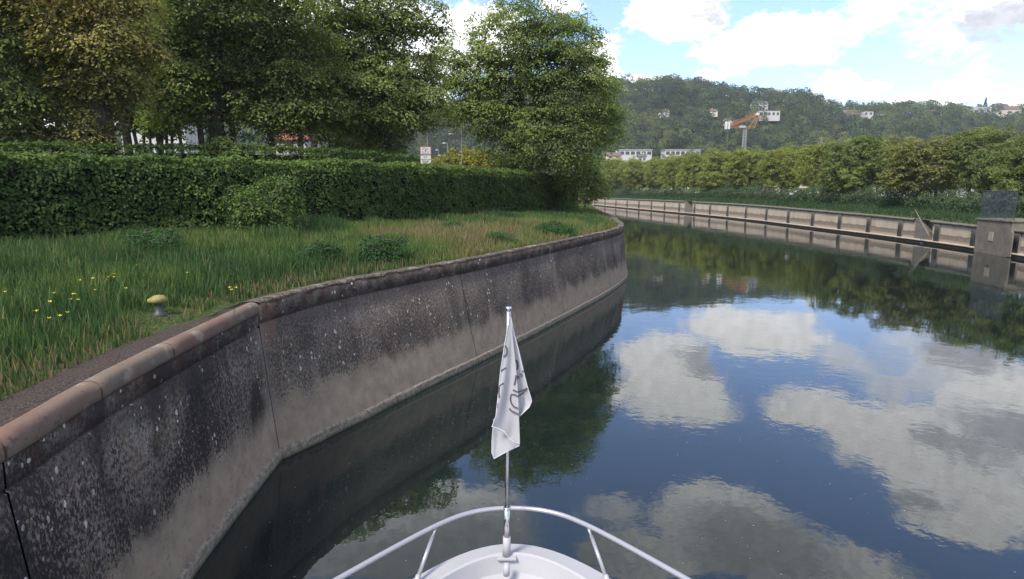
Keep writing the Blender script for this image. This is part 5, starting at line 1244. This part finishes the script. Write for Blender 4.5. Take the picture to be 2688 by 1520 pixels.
def dd(p, d):
    xl, xr = edge_x(front_l, p[1]), edge_x(front_r, p[1])
    if p[0] <= xr:
        w_ = min(1, max(0, (p[0] - xl) / (xr - xl))); tt_ = (p[1] - 165) / 980; return fd1(min(1, tt_), w_) + .008
    xl, xr = edge_x(back_l[:-1], p[1]), edge_x(back_r[:-2], p[1]); w_ = min(1, max(0, (p[0] - xl) / (xr - xl))); return fd2_(min(1, (p[1] - 165) / 850), w_) + .012
def arc(c, r1, r2, a0, a1, n=12): return [(c[0] + r1 * math.cos(R(a)), c[1] + r2 * math.sin(R(a))) for a in np.linspace(a0, a1, n)]
stroke(arc((384, 446), 30, 48, -62, 88), 9); stroke([(363, 614), (408, 586)], 9); stroke([(347, 742), (386, 715)], 9); stroke([(350, 745), (346, 790), (349, 836)], 9)
stroke(arc((480, 566), 24, 44, -75, 62), 10); stroke([(490, 648), (484, 690), (474, 733)], 9)
stroke([(462, 770), (500, 788)], 9); stroke([(505, 790), (545, 775), (584, 756)], 8); stroke([(584, 756), (545, 800), (505, 826)], 9)
stroke([(505, 826), (480, 812), (450, 808), (441, 840), (448, 880), (470, 910), (505, 924)], 9); stroke([(432, 924), (450, 945), (508, 972)], 9)
# mirrored small letters running up the side fold: P E R seen from behind
def small(orig, ex, ey, segs):
    for s_ in segs: stroke([(orig[0] + ex[0] * a + ey[0] * b, orig[1] + ex[1] * a + ey[1] * b) for a, b in s_], 4.5)
ex, ey = (17, -11), (9, 22)
small((493, 664), ex, ey, [[(1, 0), (1, 1)], [(1, 0), (.2, .1), (.2, .45), (1, .5)], [(.6, .5), (0, 1)]])
small((518, 644), ex, ey, [[(1, 0), (1, 1)], [(1, 0), (.1, 0)], [(1, .5), (.2, .5)], [(1, 1), (.1, 1)]])
small((537, 618), (14, -9), ey, [[(1, 0), (1, .9)], [(1, 0), (.1, .08), (.1, .42), (1, .48)]])
small((330, 888), (9, -5), (3, 16), [[(1, 0), (.2, .1), (.9, .5), (.1, .9)]]); small((330, 912), (9, -5), (3, 12), [[(0, 0), (1, .3), (0, .8)]])
m.build('lettering', M['lettering'], flag)
m = MB()
def hem(pts, fn):
    m.tube([fp(p[0], p[1], -fn(p) - .004) for p in pts], .0035, 5)
hem([(p[0] + 2, p[1]) for p in front_l], lambda p: fd1((p[1] - 165) / 980, .0)); hem([(288, 1075), (340, 1090), (395, 1120), (430, 1170), (470, 1200), (520, 1218)], lambda p: .085)
hem([(p[0] - 2, p[1]) for p in back_r], lambda p: fd2_(min(1, (p[1] - 165) / 850), 1.)); hem([(298, 1085), (289, 1200), (288, 1290), (305, 1342), (400, 1290), (518, 1232)], lambda p: -.01)
m.build('hem', M['hem'], flag)
MB().tube([fp(437, 130), fp(437, 168)], .004, 6).build('halyard', M['pole_grey'], flag)

# ------------------------------------------------------------------ haze: the thin air between here and the hill
hm = bpy.data.materials.new('haze'); hm.use_nodes = True; g = NG(hm.node_tree); g.n.clear(); o = g.new('ShaderNodeOutputMaterial'); v = g.new('ShaderNodeVolumePrincipled')
v.inputs['Color'].default_value = rgb(.86, .91, 1.0); v.inputs['Density'].default_value = HAZE; v.inputs['Anisotropy'].default_value = .2; g.l.new(v.outputs[0], o.inputs['Volume'])
m = MB(); m.box((150, 640, 110), (2900, 1500, 260)); hz = m.build('haze', hm); tag(hz, 'thin pale haze in the air towards the hill', 'haze', kind='stuff')
